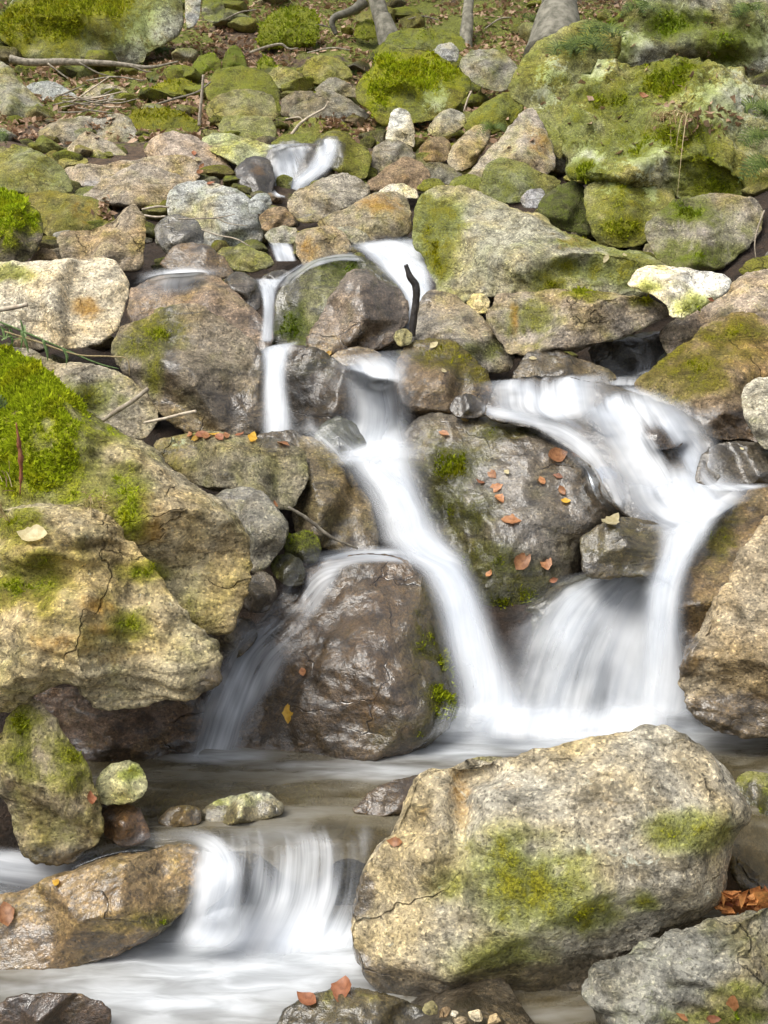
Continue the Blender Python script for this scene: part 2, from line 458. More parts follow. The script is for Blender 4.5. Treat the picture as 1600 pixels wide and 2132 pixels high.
def R(key, name, label, pts, d=None, tf=0.8, tilt=0.8, tint=GREY, moss=0.11, up=0.0, wet=0.0, ochre=0.0, lich=0.15, dark=0.0,
      mb=(), wb=(), ob=(), lb=(), db=(), planes=(), bumps=(), nf=11, rough=1.0, mt=(1, 1, 1), wetbelow=None, seed=None, res=None, back=1.0, fuzz=True, strata=0.0, edge=3.0):
    seed = sum(ord(ch) * (i + 3) for i, ch in enumerate(key)) if seed is None else seed
    rg = np.random.default_rng(seed)
    O = np.array([tuple(map(float, s.split(','))) for s in pts.split()])
    w, h = np.ptp(O[:, 0]), np.ptp(O[:, 1])
    base = O[:, 1].max()
    d0 = D(base) if d is None else d
    mpp = MPP * d0
    per = np.linalg.norm(np.diff(np.vstack([O, O[:1]]), axis=0), axis=1).sum()
    K = int(np.clip(per / 8 / 4.6, 8, 46)) if res is None else res
    n = 8 * K
    B = resample(chaikin(O, 1 if min(w, h) < 120 else 2), n)
    a = 0.5 * (B[:, 0] * np.roll(B[:, 1], -1) - np.roll(B[:, 0], -1) * B[:, 1])
    A = a.sum()
    c = np.array([((B[:, k] + np.roll(B[:, k], -1)) * a * 2).sum() / (6 * A) for k in (0, 1)])
    if A > 0: B = B[::-1]
    T = tf * 0.5 * min(w, h) * mpp
    S = 0.5 * math.sqrt(w * h) * mpp
    # front: square grid bent onto the outline, so that the mesh is even all over
    gi, gj = np.meshgrid(np.arange(-K, K + 1), np.arange(-K, K + 1), indexing='ij')
    gi, gj = gi.ravel(), gj.ravel()
    m_ = np.maximum(np.abs(gi), np.abs(gj))
    s_p = np.where((gi == m_) & (gj < m_), gj + m_, np.where((gj == m_) & (gi > -m_), 3 * m_ - gi, np.where((gi == -m_) & (gj > -m_), 5 * m_ - gj, 7 * m_ + gi)))
    t_p = np.where(m_ > 0, s_p / np.maximum(8 * m_, 1), 0) % 1.0 * n
    k0 = np.floor(t_p).astype(int) % n
    fr = (t_p - np.floor(t_p))[:, None]
    Bt = B[k0] * (1 - fr) + B[(k0 + 1) % n] * fr
    rf = np.sin(m_ / K * math.pi / 2 * 0.999) / math.sin(math.pi / 2 * 0.999)
    pf = c + (Bt - c) * rf[:, None]
    border = np.zeros(n, int)
    on = np.nonzero(m_ == K)[0]
    border[s_p[on] % n] = on
    kb = np.array([0.92, 0.78, 0.58, 0.34, 0.12])
    pb = (c + (B - c)[None] * kb[:, None, None]).reshape(-1, 2)
    P2 = np.concatenate([pf, pb, c[None]])
    r = np.concatenate([rf, np.repeat(kb, n), [0.0]])
    front = np.arange(len(P2)) < len(pf)
    x, y = (P2[:, 0] - c[0]) * mpp, (c[1] - P2[:, 1]) * mpp
    hh = np.clip(1 - np.clip(r, 0, 1) ** edge, 0, 1) ** 0.5
    f = hh * T
    for k in range(nf):
        ph = rg.uniform(0, 2 * math.pi)
        sl = rg.uniform(0.3, 1.6) * T / S * 1.3
        q_ = rg.uniform(0.0, 0.55) * S
        f = smin(f, rg.uniform(0.62, 0.95) * T - sl * (x * math.cos(ph) + y * math.sin(ph) - q_), 0.018 * T)
    for (qx, qy, lev, ang, sl) in planes:
        an = math.radians(ang)
        x0, y0 = (qx - c[0]) * mpp, (c[1] - qy) * mpp
        f = smin(f, lev * T - sl * ((x - x0) * math.cos(an) + (y - y0) * math.sin(an)), 0.022 * T)
    f = -smin(-f, -0.22 * T * hh, 0.06 * T)
    for bb in bumps:
        qx, qy, rad, amt = bb[:4]
        ry = bb[4] if len(bb) > 4 else rad
        f = f + amt * T * np.exp(-(((P2[:, 0] - qx) / rad) ** 2 + ((P2[:, 1] - qy) / ry) ** 2)) * np.minimum(1, hh * 1.5)
    f = np.where(front, f, -hh * T * back)
    dd = d0 + tilt * (base - P2[:, 1]) * mpp - f
    V = at(P2[:, 0], P2[:, 1], dd)
    G = np.arange((2 * K + 1) ** 2).reshape(2 * K + 1, -1)
    qf = np.stack([G[:-1, :-1], G[1:, :-1], G[1:, 1:], G[:-1, 1:]], -1).reshape(-1, 4)
    rows = np.vstack([border[None], len(pf) + np.arange(len(kb) * n).reshape(-1, n)])
    qb = np.stack([rows[:-1], rows[1:], np.roll(rows[1:], -1, 1), np.roll(rows[:-1], -1, 1)], -1).reshape(-1, 4)
    last = len(P2) - 1
    t1 = np.stack([rows[-1], np.full(n, last), np.roll(rows[-1], -1)], -1)
    mid = int(G[K, K])
    def fnorm(V, q):
        return np.cross(V[q[:, 2]] - V[q[:, 0]], V[q[:, 3]] - V[q[:, 1]])
    if fnorm(V, qf)[:, 1].sum() > 0: qf = qf[:, ::-1]
    if fnorm(V, qb)[:, 1].sum() < 0: qb, t1 = qb[:, ::-1], t1[:, ::-1]
    q = np.concatenate([qf, qb])
    def normals(V):
        N = np.zeros_like(V)
        fn = fnorm(V, q)
        for k in range(4): np.add.at(N, q[:, k], fn)
        N[last] = np.array([0, 1.0, 0])
        return N / (np.linalg.norm(N, axis=1)[:, None] + 1e-12)
    N = normals(V)
    off = rg.uniform(0, 100, 3)
    Q = V / S
    s_ = min(S, 0.28)
    dis = rough * (0.036 * S * fbm(Q * 1.7 + off, 3) + 0.030 * s_ * fbm(V / s_ * 4.5 + off, 3, 0.6) + 0.022 * s_ * -np.abs(fbm(V / s_ * 2.6 + off + 9, 2)) + 0.010 * s_ * fbm(V / s_ * 15 + off, 2))
    tq = fbm(Q * 1.5 + off + 31, 3, 0.55) * 5
    dis = dis + rough * 0.032 * S * (np.floor(tq) + sstep(0.42, 0.58, tq - np.floor(tq))) * 0.55
    tq = fbm(V / s_ * 2.2 + off + 63, 3, 0.6) * 4
    dis = dis + rough * 0.022 * s_ * (np.floor(tq) + sstep(0.3, 0.7, tq - np.floor(tq))) * 0.6
    if strata:
        L = V @ np.array([0.22, 0.1, 1.0]) / 0.045 + 1.5 * fbm(V * 4 + off, 2)
        dis = dis + strata * 0.012 * (np.abs((L % 1) - 0.5) * 2 - 0.5)
    V = V + N * dis[:, None]
    N = normals(V)
    # surface masks
    px, py = P2[:, 0], P2[:, 1]
    mN = fbm(V * (2.2 / max(S, 0.12)) + off, 4, 0.6)
    m = moss + up * sstep(0.15, 0.85, N[:, 2]) + 0.35 * (moss + up > 0.05) * mN
    if len(mb): m = np.maximum(m, 0) + blob(px, py, mb) * np.clip(1.05 + 1.5 * mN + 0.7 * fbm(V * (9 / max(S, 0.12)) + off, 2), 0.1, 1.8)
    wv = np.full(len(V), float(wet))
    if len(wb): wv = wv + blob(px, py, wb)
    if wetbelow is not None:
        wv = np.maximum(wv, 0.95 * sstep(wetbelow - 35, wetbelow + 25, py + 25 * mN))
    sp = np.zeros(len(V))
    for (sx_, sy_, sr_) in SPLASH:
        near = np.exp(-((px - sx_) ** 2 + (py - sy_) ** 2) / (2 * (sr_ * 0.75) ** 2)) * sstep(1.3, 0.6, np.abs(V[:, 1] - D(sy_)))
        sp = np.maximum(sp, near)
    wv = np.maximum(wv, sstep(0.25, 0.7, sp + 0.3 * mN))
    inpool = sstep(3.9, 3.7, V[:, 1]) * sstep(2.66, 2.72, V[:, 1])
    wv = np.maximum(wv, inpool * sstep(0.29, 0.24, V[:, 2] + 0.06 * mN))
    wv = np.maximum(wv, sstep(2.72, 2.66, V[:, 1]) * sstep(0.12, 0.05, V[:, 2] + 0.05 * mN))
    m = m * (1 - 0.25 * np.clip(wv, 0, 1))
    ov = ochre + (blob(px, py, ob) if len(ob) else 0)
    lv = lich + (blob(px, py, lb) if len(lb) else 0)
    kv = dark + (blob(px, py, db) if len(db) else 0)
    org = np.array([*at(c[0], base, d0)])
    me = make_mesh(name, V - org, [q, t1])
    one = np.ones(len(V))
    for k, v in (('moss', m), ('wet', wv), ('ochre', ov * one), ('lichen', lv * one), ('dark', kv * one)):
        set_attr(me, k, v)
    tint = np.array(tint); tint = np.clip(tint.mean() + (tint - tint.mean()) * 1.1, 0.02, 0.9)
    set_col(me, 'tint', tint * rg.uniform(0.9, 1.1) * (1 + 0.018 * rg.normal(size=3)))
    set_col(me, 'mosstint', mt)
    o = link(name, me, M['rock'], loc=org, label=label, cat=name)
    tri = np.concatenate([q[:, [0, 1, 2]], q[:, [0, 2, 3]], t1])
    ROCKS[key] = dict(o=o, V=V, tri=tri, bvh=BVHTree.FromPolygons([tuple(v) for v in V], [tuple(f_) for f_ in qf.tolist()]))
    if fuzz and m.max() > 0.8:
        MOSS_JOBS.append((o, V, N, tri, m, org, mt, d0))
    return o

def build_moss(o, V, N, tri, m, org, mt, d):
    """short upright moss shoots over the mossy part of a rock: one mass"""
    tm = m[tri].mean(1)
    A = np.linalg.norm(np.cross(V[tri[:, 1]] - V[tri[:, 0]], V[tri[:, 2]] - V[tri[:, 0]]), axis=1) / 2
    cen = V[tri].mean(1); fn = N[tri].mean(1)
    vis = (fn * (np.array([0, 0, CAM_Z]) - cen)).sum(1) > -0.15 * np.linalg.norm(cen, axis=1)
    px, py = pix(cen)
    vis &= (px > -40) & (px < 1640) & (py > -40) & (py < 2170)
    wgt = A * sstep(0.70, 1.25, tm) * vis
    if wgt.sum() <= 0: return
    pxa = wgt.sum() / (MPP * 2.08 * d) ** 2          # render pixels
    n = int(np.clip(pxa * 0.9, 30, 16000))
    pick = rng.choice(len(tri), n, p=wgt / wgt.sum())
    bary = rng.dirichlet((1, 1, 1), n)
    P = (V[tri[pick]] * bary[..., None]).sum(1)
    nn = (N[tri[pick]] * bary[..., None]).sum(1)
    L = (0.006 + 0.0016 * d) * rng.uniform(0.5, 1.4, n) * np.where(rng.random(n) < 0.06, 1.7, 1)
    L *= np.clip(tm[pick] * 1.15, 0.45, 1.1)
    dirv = nn + rng.normal(size=(n, 3)) * 0.5 + np.array([0, 0, 0.35])
    dirv /= np.linalg.norm(dirv, axis=1)[:, None]
    side = np.cross(dirv, rng.normal(size=(n, 3)))
    side /= np.linalg.norm(side, axis=1)[:, None]
    W = L * 0.30
    P0 = P - nn * 0.002
    VV = np.stack([P0 - side * W[:, None], P0 + side * W[:, None], P0 + dirv * L[:, None]], 1).reshape(-1, 3) - org
    me = make_mesh('moss', VV, np.arange(3 * n).reshape(-1, 3), False)
    set_col(me, 'mosstint', mt)
    link('moss', me, M['moss'], parent=o, kind='stuff')
# ---- far slope -------------------------------------------------------------
YM = (1.25, 1.12, 0.9)      # bright yellow-green moss
DM = (0.62, 0.74, 0.8)      # deep green moss
B_, K_, S_ = 'boulder', 'rock', 'stone'
R('tl', B_, 'huge mossy boulder at the top above the long fallen branch', "-40,60 10,28 40,-25 120,-70 330,-75 378,-15 385,40 378,66 345,92 312,112 300,136 200,134 60,128 20,95", d=12.2, tf=0.9, tilt=0.5, tint=GREY, lich=0.4, moss=0.25,
  mb=[(40, 55, 60, 1.1), (110, 20, 80, 1.2), (200, -5, 70, 1.1), (240, 45, 40, .6), (130, 75, 60, .55)], db=[(200, 100, 60, .4)], lb=[(300, 60, 70, .5, 60)], planes=[(200, 60, .9, 75, .6)], mt=YM)
R('tl2', K_, 'pale grey upright slab wedged against the huge top boulder', "384,-30 420,-30 417,35 404,57 388,60", d=12.1, tint=BLUE, lich=.4)
R('tl3', K_, 'small dark mossy rock beside the pale upright slab', "420,-15 440,-20 465,2 471,28 453,50 421,40", d=12.2, tint=GREY, up=.5, moss=.25)
R('mm1', K_, 'pointed moss cone rock on the leaf litter', "460,146 468,110 487,91 506,106 519,148 490,153", tint=OLIVE, moss=.75, tf=1.0, mt=DM)
R('mm2', K_, 'low mossy mound left of the moss cone', "394,148 412,118 444,106 462,130 458,153 425,156", tint=OLIVE, moss=.75, tf=1.0, mt=(.9, 1, .9))
R('mm3', K_, 'wide round moss mound below the curved root', "534,92 542,48 578,20 630,11 662,30 668,66 657,94 600,99 550,99", tint=OLIVE, moss=.95, tf=1.0, bumps=[(560, 60, 30, .3)])
R('mm4', K_, 'tiny moss tuft rock on the orange leaf litter', "534,148 540,122 555,114 570,124 574,148 552,152", tint=OLIVE, moss=.9, tf=1.0)
R('mm5', K_, 'mossy hump beside the pale leaning stem', "735,78 742,50 768,38 792,50 798,76 765,84", tint=OLIVE, moss=.8)
R('lt', K_, 'crusty lichened rock at the far bank under the branch butt', "-40,112 20,134 46,170 76,202 106,236 112,260 62,282 20,278 -40,275", d=10.2, tint=GREY, lich=.45, moss=.2, dark=.2)
R('bg1', K_, 'blue grey hump just below the fallen branch', "46,190 66,170 110,168 150,190 168,206 110,214 60,212", d=10.9, tint=BLUE, lich=.1)
R('bg2', K_, 'mossy ledge rock right of the twig heap', "290,205 320,175 375,160 415,175 420,205 380,225 320,222", d=10.9, tint=OLIVE, moss=.5, up=.4, mt=YM)
R('bg3', K_, 'grey hump between the branch and the twig heap', "170,196 190,178 225,172 260,182 272,205 230,214 190,212", d=10.9, tint=GREY, lich=.3)
R('ma', B_, 'upper rounded mossy boulder of the stacked three', "424,196 448,146 500,138 560,150 580,190 590,242 540,256 470,240", d=10.2, tint=OLIVE, moss=.3, up=.35, tf=.9)
R('mb_', B_, 'middle smooth olive boulder of the stacked three', "428,236 440,206 480,190 530,184 572,200 580,248 530,266 455,266", d=9.7, tint=OLIVE, moss=.2, lich=.1)
R('mc', B_, 'lowest dark boulder of the stacked three', "452,264 468,243 520,239 562,246 578,272 570,294 500,296 463,282", d=9.3, tint=OLIVE, moss=.28, wet=.2)
R('mr', K_, 'moss capped rock with a flat crown by the upright bare stick', "264,250 280,228 332,223 371,227 422,258 408,282 360,283 300,292 270,286", d=9.5, tint=OLIVE, moss=.35, up=.6, mt=(1.1, .95, .8))
R('pyb', K_, 'grey slanted rock behind the pale pyramid', "75,280 112,250 189,240 200,262 178,290 140,322 110,322 92,304", d=9.3, tint=GREY, moss=.1, lich=.3)
R('py', K_, 'pale pyramid rock with a moss stained lower edge', "131,340 140,308 175,272 197,276 238,298 272,330 212,346 165,348", d=8.7, tint=PINK, planes=[(180, 300, .9, 200, .7), (200, 300, .9, 20, .6)], mb=[(215, 335, 40, .7, 14)])
R('gw', K_, 'whitish knobbly rock behind the ridge backed rock', "188,250 225,236 266,240 290,276 292,310 250,318 212,300", d=9.2, tint=GREY, lich=.45, moss=.12)
R('rb', B_, 'ridge backed grey rock with dead leaves on its right end', "298,322 315,284 360,274 396,280 450,306 482,342 484,384 455,396 410,388 330,345", d=8.4, tint=PINK, tf=1.0, planes=[(420, 320, .9, 20, 1.0)], ob=[(450, 360, 40, .4)], moss=.05)
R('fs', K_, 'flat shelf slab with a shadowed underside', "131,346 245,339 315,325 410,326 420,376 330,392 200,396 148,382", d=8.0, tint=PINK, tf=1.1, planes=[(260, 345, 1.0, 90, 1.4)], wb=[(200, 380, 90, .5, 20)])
R('lp', B_, 'broad light grey domed rock below the shelf slab', "168,408 210,378 245,353 287,337 322,342 364,363 422,380 390,420 345,434 300,438 240,428 198,420", d=7.5, tint=PINK, tf=.8, planes=[(290, 360, .95, 90, .6)], lich=.05)
R('bgr', B_, 'block of blue grey stone with fine white twigs on it', "346,424 352,396 378,380 434,380 507,395 531,427 550,485 541,506 490,516 425,520 398,486 350,456", d=6.9, tint=(.38, .39, .37), tf=.9, planes=[(430, 430, .95, 90, .7)], lich=.3, wb=[(470, 480, 60, .35, 30)])
R('dw', K_, 'dark bluish wet stone before the blue grey block', "320,474 342,450 371,446 410,457 426,487 424,526 381,534 348,530 324,500", d=6.5, tint=BLUE, wet=.7, tf=.9)
R('mbk', K_, 'mossy brown hump behind the horned rock', "40,402 110,394 150,401 207,414 238,440 244,466 200,490 120,506 80,480", d=7.0, tint=OLIVE, moss=.35, ob=[(180, 440, 50, .6)], mt=(1.1, .85, .6))
R('hr', B_, 'horned grey rock curving up to a blunt tip', "117,502 132,481 192,479 242,457 266,427 281,420 302,452 306,490 297,560 245,566 140,560 124,522", d=6.1, tint=WARM, tf=.75, planes=[(180, 500, .9, 85, 1.0)], bumps=[(220, 480, 40, -.25)], wb=[(240, 540, 70, .35, 30)])
R('lm', K_, 'crumbly mossy rock on the far left bank', "-40,308 50,304 98,320 138,356 160,400 105,408 40,402 -40,398", d=7.6, tint=GREY, moss=.38, lich=.4, mt=YM)
R('lbm', B_, 'rock with a bright lime moss top and black underside', "-50,380 21,393 56,418 84,444 94,480 85,510 57,548 -50,548", d=5.6, tint=DARK, tf=1.0, mb=[(0, 430, 70, 1.5, 60), (50, 455, 40, 1.3, 30), (0, 490, 40, 1.0, 30)], mt=(1.5, 1.5, .9), planes=[(60, 470, .9, 300, 1.1)])
R('ls', S_, 'small brown stone under the lime moss rock', "56,552 84,514 115,522 128,552 95,562", d=5.7, tint=BROWN)
R('s1', K_, 'low mossy rock in front of the far stream bank', "606,258 640,244 700,246 728,258 730,278 690,284 630,284", d=9.1, tint=OLIVE, moss=.4)
R('cb', B_, 'large round boulder under bright moss with a pale bald patch', "738,190 747,168 772,140 786,112 807,91 835,94 898,108 940,126 962,147 980,168 980,190 958,220 922,247 884,256 835,260 793,260 777,233 746,212", d=9.6, tf=.85, tint=OLIVE, moss=.35,
  mb=[(860, 150, 90, 1.2, 40), (800, 190, 40, 1.1, 45), (920, 150, 45, .9, 30), (800, 130, 40, .9, 30)], lb=[(908, 200, 36, 1.0, 38)], mt=(1.35, 1.3, .7), bumps=[(860, 190, 30, -.15), (905, 205, 30, .12)])
R('cb2', K_, 'mossy rock perched behind the bright moss boulder', "798,94 808,70 842,59 915,59 968,80 974,104 915,108 860,104", d=11.2, tint=GREY, moss=.5, up=.3, lich=.3)
R('cb3', S_, 'bald grey stone on the shoulder of the bright moss boulder', "900,108 914,92 940,87 957,105 954,128 928,126", d=10.6, tint=BLUE)
R('cb4', K_, 'lichened grey rock right of the bright moss boulder', "956,142 963,115 990,101 1032,104 1072,124 1082,152 1064,184 1040,194 1000,182 972,164", d=10.3, tint=GREY, lich=.4, moss=.22)
R('cc1', K_, 'squat mossy stone behind the dark jumble', "630,152 635,125 660,114 700,119 726,140 738,160 700,170 660,177 638,164", d=11.0, tint=OLIVE, moss=.3, lich=.2)
R('cc2', K_, 'low brown stone at the edge of the leaf litter', "552,156 580,137 610,144 642,160 658,186 610,188 570,184", d=11.0, tint=OLIVE, moss=.15)
R('dj1', K_, 'long dark slate rock of the shadowed jumble', "600,246 613,216 655,196 672,185 700,190 732,210 764,231 774,246 716,256 640,252", d=9.8, tint=(.2, .19, .16), tf=.7)
R('dj2', K_, 'dark tilted stone against the stacked three', "583,242 586,206 610,189 652,189 660,202 626,224 608,244", d=10.0, tint=(.18, .16, .12))
R('dj3', K_, 'thin tilted dark slab above the slate rock', "650,190 680,164 702,159 742,184 754,204 700,200", d=10.4, tint=(.22, .2, .16))
R('st', S_, 'standing pale stone with a blunt top', "802,292 809,255 815,230 830,225 848,229 857,245 863,265 866,304 850,312 820,308", d=8.9, tint=PALE, tf=1.1, planes=[(840, 270, .9, 0, 1.4), (835, 240, 1.0, 90, 1.5)], moss=.05, lich=.1)
R('dr', S_, 'smooth dark oval stone at the foot of the standing stone', "772,328 779,305 800,292 830,291 856,304 870,326 850,342 820,356 790,366 774,350", d=8.3, tint=(.27, .25, .22), tf=1.0)
R('wr', K_, 'ridged grey brown rock right of the top cascade', "762,378 795,355 835,327 850,324 876,337 898,360 890,392 850,400 800,400 768,396", d=7.7, tint=BROWN, planes=[(845, 350, .95, 190, .7), (850, 350, .95, 10, .8)])
R('wr2', K_, 'dark low rock behind the ridged brown one', "880,342 910,336 940,346 966,364 944,386 900,380", d=7.9, tint=DARK)
R('lr', B_, 'smooth tan rock right below the top cascade', "594,426 613,400 650,379 690,361 720,361 752,368 770,385 770,404 740,428 690,450 660,464 625,464 606,446", d=7.1, tint=PINK, tf=.9, lich=.05, wb=[(640, 450, 30, .4)])
R('yr', B_, 'ochre topped rock shaped like a loaf', "655,470 700,440 750,415 790,399 825,399 851,414 860,450 858,486 820,504 770,510 700,492", d=6.7, tint=WARM, ob=[(790, 425, 70, .7, 30), (840, 455, 30, .4)], moss=.15, tf=.95, planes=[(770, 440, .9, 100, .5), (800, 480, .8, 270, .7)])
R('lf', S_, 'pale flat stone behind the loaf shaped rock', "776,406 810,384 840,381 866,394 874,414 835,412", d=7.2, tint=PALE)
R('lf2', S_, 'small yellow mossy stone behind the pale flat one', "864,392 888,371 915,371 930,388 892,402", d=7.3, tint=OLIVE, moss=.55, mt=YM)
R('mf', K_, 'mossy low rock behind the great wedge boulder', "930,390 948,370 980,362 1010,369 1042,388 1060,410 1044,424 1000,412", d=7.2, tint=OLIVE, moss=.45)
R('ur', K_, 'leaning round shouldered stone left of the crusted slope', "930,340 938,310 965,280 995,257 1016,261 1024,280 1008,312 988,344 965,358 943,354", d=8.3, tint=WARM, tf=.9)
R('ur2', S_, 'brown stone right of the standing stone', "867,330 878,300 900,284 926,284 940,300 934,334 900,344", d=8.5, tint=BROWN, moss=.12)
R('ur3', S_, 'grey humped stone behind the brown one', "886,272 908,240 940,224 967,234 972,258 942,282 908,288", d=9.1, tint=GREY)
R('ss', B_, 'crusted pale slope of rock below the fern', "970,368 1000,330 1030,300 1060,265 1090,229 1112,224 1134,260 1150,300 1160,345 1124,384 1060,398 1004,388", d=7.7, tint=PINK, lich=.45, tf=.7, tilt=1.0, moss=.18, ob=[(1125, 300, 40, .6)], db=[(1110, 300, 50, .3)])
R('ms', B_, 'mossy rock spine above the crusted slope', "960,268 984,235 1010,210 1060,188 1096,200 1086,238 1052,272 1018,284", d=8.6, tint=OLIVE, moss=.5, mt=YM)
R('mf2', K_, 'flat mossy rock behind the great wedge boulder', "994,398 1008,345 1040,324 1080,334 1130,359 1176,378 1140,404 1090,422 1044,424", d=7.0, tint=GREY, moss=.42, lich=.3)
R('sg', S_, 'small bare grey stone between two mossy rocks', "1082,414 1100,394 1130,391 1138,412 1122,434 1092,434", d=6.8, tint=BLUE, lich=0)
R('mc2', K_, 'dark mossy rock at the cave under the right wall', "1114,452 1128,410 1160,384 1195,374 1218,390 1226,440 1232,492 1180,482", d=6.6, tint=DARK, moss=.55, mt=DM, tf=1.0)
R('w1', B_, 'vast mossy boulder of the right bank with white lichen at its foot', "1168,300 1174,225 1204,155 1240,129 1300,124 1380,118 1440,129 1500,144 1560,164 1680,195 1680,440 1560,450 1500,440 1450,430 1400,410 1350,395 1300,382 1250,384 1186,372 1172,340", d=6.6, tilt=.75, tf=.8, tint=(.31,.29,.2), moss=.2, lich=.5, dark=.4, nf=9,
  mb=[(1380, 165, 90, 1.0, 55), (1260, 240, 80, .7, 70), (1220, 350, 40, .8, 25), (1420, 290, 90, .6, 60), (1500, 380, 80, .6, 50), (1300, 290, 110, .6, 50), (1450, 330, 80, .6, 30)], lb=[(1340, 320, 40, .9, 35), (1225, 330, 30, .7, 30), (1240, 145, 30, .6, 25), (1510, 210, 70, .55, 45)], ob=[(1440, 260, 50, .35, 30)], mt=(1.0, .98, .7), bumps=[(1260, 365, 60, .3, 22), (1290, 395, 60, -.3, 14), (1400, 250, 60, .2, 25), (1380, 290, 60, -.15, 25), (1480, 330, 60, .15, 30), (1300, 340, 90, .2, 50), (1450, 240, 90, .12, 40), (1320, 230, 70, -.12)],
  planes=[(1350, 330, .85, 270, .9), (1400, 200, .95, 90, .9), (1230, 260, .8, 180, .9)], rough=2.3)
R('w2', B_, 'lichen streaked foot block under the vast mossy boulder', "1212,386 1257,368 1355,364 1398,385 1410,425 1370,470 1345,510 1290,518 1235,500 1220,445", d=6.35, tf=.7, tint=OLIVE, lich=.35, moss=.3, lb=[(1290, 385, 30, .8, 25), (1355, 390, 20, .8, 30)], mb=[(1290, 470, 60, .7, 30), (1300, 410, 40, .5)], ob=[(1310, 430, 30, .5)], mt=YM, planes=[(1300, 470, .9, 270, 1.0)])
R('rr', B_, 'round lichened boulder at the right below the vast mossy one', "1339,490 1347,465 1390,423 1425,412 1495,404 1568,412 1592,440 1588,486 1550,524 1500,564 1425,570 1368,545", d=5.9, tint=GREY, lich=.35, moss=.22, tf=.85, mb=[(1430, 440, 50, .7, 30), (1440, 530, 80, .5, 30)], dark=.1, mt=(.8, .9, .8))
R('w3', B_, 'dark overgrown rock wall in the top right corner', "1240,155 1228,92 1280,38 1350,-5 1400,-60 1700,-60 1700,215 1560,180 1500,160 1420,140 1330,140", d=8.9, tf=.7, tilt=.4, tint=(.24, .23, .19), moss=.16, lich=.45, mb=[(1400, 45, 90, .8, 30), (1270, 70, 50, .7), (1520, 100, 60, .6)], lb=[(1325, 95, 35, .8, 30), (1580, 90, 40, .7, 40), (1510, 120, 30, .6)], dark=.2, rough=2.2, mt=(.75, .85, .7), bumps=[(1420, 90, 120, .25, 25), (1480, 120, 90, -.25, 20)])
R('w4', B_, 'steep mossy rock shoulder under the grey trunk', "1056,196 1076,130 1116,88 1180,58 1240,38 1298,58 1290,125 1210,165 1180,235 1172,345 1132,290 1098,226", d=8.0, tf=.6, tint=OLIVE, moss=.3, lich=.35, lb=[(1150, 150, 40, .5), (1140, 200, 30, .6)], ob=[(1125, 290, 35, .5)], rough=1.3, mt=(1.05, 1.1, .8))
# ---- middle steps ------------------------------------------------------------
R('alg', K_, 'flat ledge with yellow green algae feeding the top cascade', "416,290 450,274 520,288 572,303 566,326 500,350 478,336 440,318", d=8.4, tint=(.36, .36, .24), moss=.22, mt=(1.6, 1.5, .9), fuzz=False, wet=.25, tilt=1.6, tf=.7)
R('dv', K_, 'black dripping rock beside the top cascade', "488,350 520,324 562,328 574,370 566,412 520,410 493,386", d=7.9, tint=DARK, wet=.8, ob=[(538, 355, 20, .8)])
R('fallback', K_, 'dark wet rock hidden behind the top cascade', "552,312 600,300 660,300 712,308 706,350 660,396 600,416 566,404", d=8.1, tint=DARK, wet=.9, tilt=.6, tf=.5)
R('gr', K_, 'green slimy rock right of the top cascade', "655,318 664,285 690,269 726,276 746,297 767,307 775,332 765,374 730,376 692,352", d=8.1, tint=OLIVE, moss=.42, wet=.2, mt=(.9, .95, .8))
R('gr2', K_, 'mossy sill above the top cascade', "560,300 590,280 640,276 690,280 720,292 690,312 640,310 590,312", d=8.7, tint=OLIVE, moss=.5, tf=.8)
R('cu', S_, 'squarish ochre stone standing in the narrow channel', "615,492 624,479 688,468 717,482 735,518 718,538 681,552 630,554 616,534", d=6.05, tint=WARM, tf=1.0, ob=[(640, 520, 40, .7, 40)], planes=[(686, 510, .95, 0, 1.5), (670, 500, .95, 100, .5)], wb=[(715, 510, 25, .5)])
R('cu2', S_, 'little grey stone right of the squarish ochre one', "700,474 730,469 762,484 774,504 740,512 718,496", d=6.3, tint=GREY)
R('li', S_, 'lichen speckled stone left of the squarish ochre one', "548,492 564,475 590,469 620,475 620,504 575,516", d=6.35, tint=GREY, lich=.5, moss=.2)
R('db', S_, 'smooth dark brown stone under the tan rock', "538,448 564,432 590,429 612,448 617,468 590,478 546,482", d=6.6, tint=BROWN, wet=.3, tf=1.0)
R('gs', S_, 'small grey stone left of the cascade foot', "516,420 538,401 562,404 568,426 546,446 520,446", d=6.9, tint=BLUE)
R('wb1', K_, 'wet brown stone with a rust patch above the sheet of water', "330,556 358,515 395,502 430,509 470,540 494,574 450,582 400,576", d=5.85, tint=BROWN, wet=.6, ob=[(390, 515, 30, .6)], tf=.8)
R('wb2', K_, 'low mossy stone by the little spout', "440,532 468,512 520,514 562,529 574,552 530,568 486,564", d=5.95, tint=OLIVE, moss=.32, wet=.3)
R('wb3', S_, 'dark stone in the little spout channel', "536,590 550,572 585,560 612,566 604,580 574,588 556,606", d=5.6, tint=DARK, wet=.8)
R('wl', B_, 'large smooth tan rock with a yellow stain on its face', "-50,545 35,550 105,543 192,537 228,538 251,552 267,583 270,618 260,660 239,697 196,720 150,731 105,722 52,690 -50,672", d=4.75, tint=(.50, .46, .36), tf=.85, ob=[(180, 640, 45, .85, 32), (150, 690, 70, .4, 20)], lich=.2, moss=.05, planes=[(150, 590, .95, 90, .55), (160, 680, .85, 270, .8)], mb=[(20, 570, 50, .5, 20)], db=[(140, 630, 25, .45), (40, 570, 40, .3)])
R('rw', B_, 'wet reddish rock with a sheet of water over its crown', "264,650 270,605 300,582 350,570 420,567 470,583 510,621 551,662 574,696 562,728 500,740 350,750 280,712", d=5.05, tint=(.34, .25, .18), wet=.45, tf=.8, tilt=1.0, lich=.25, planes=[(400, 620, .9, 100, .5)])
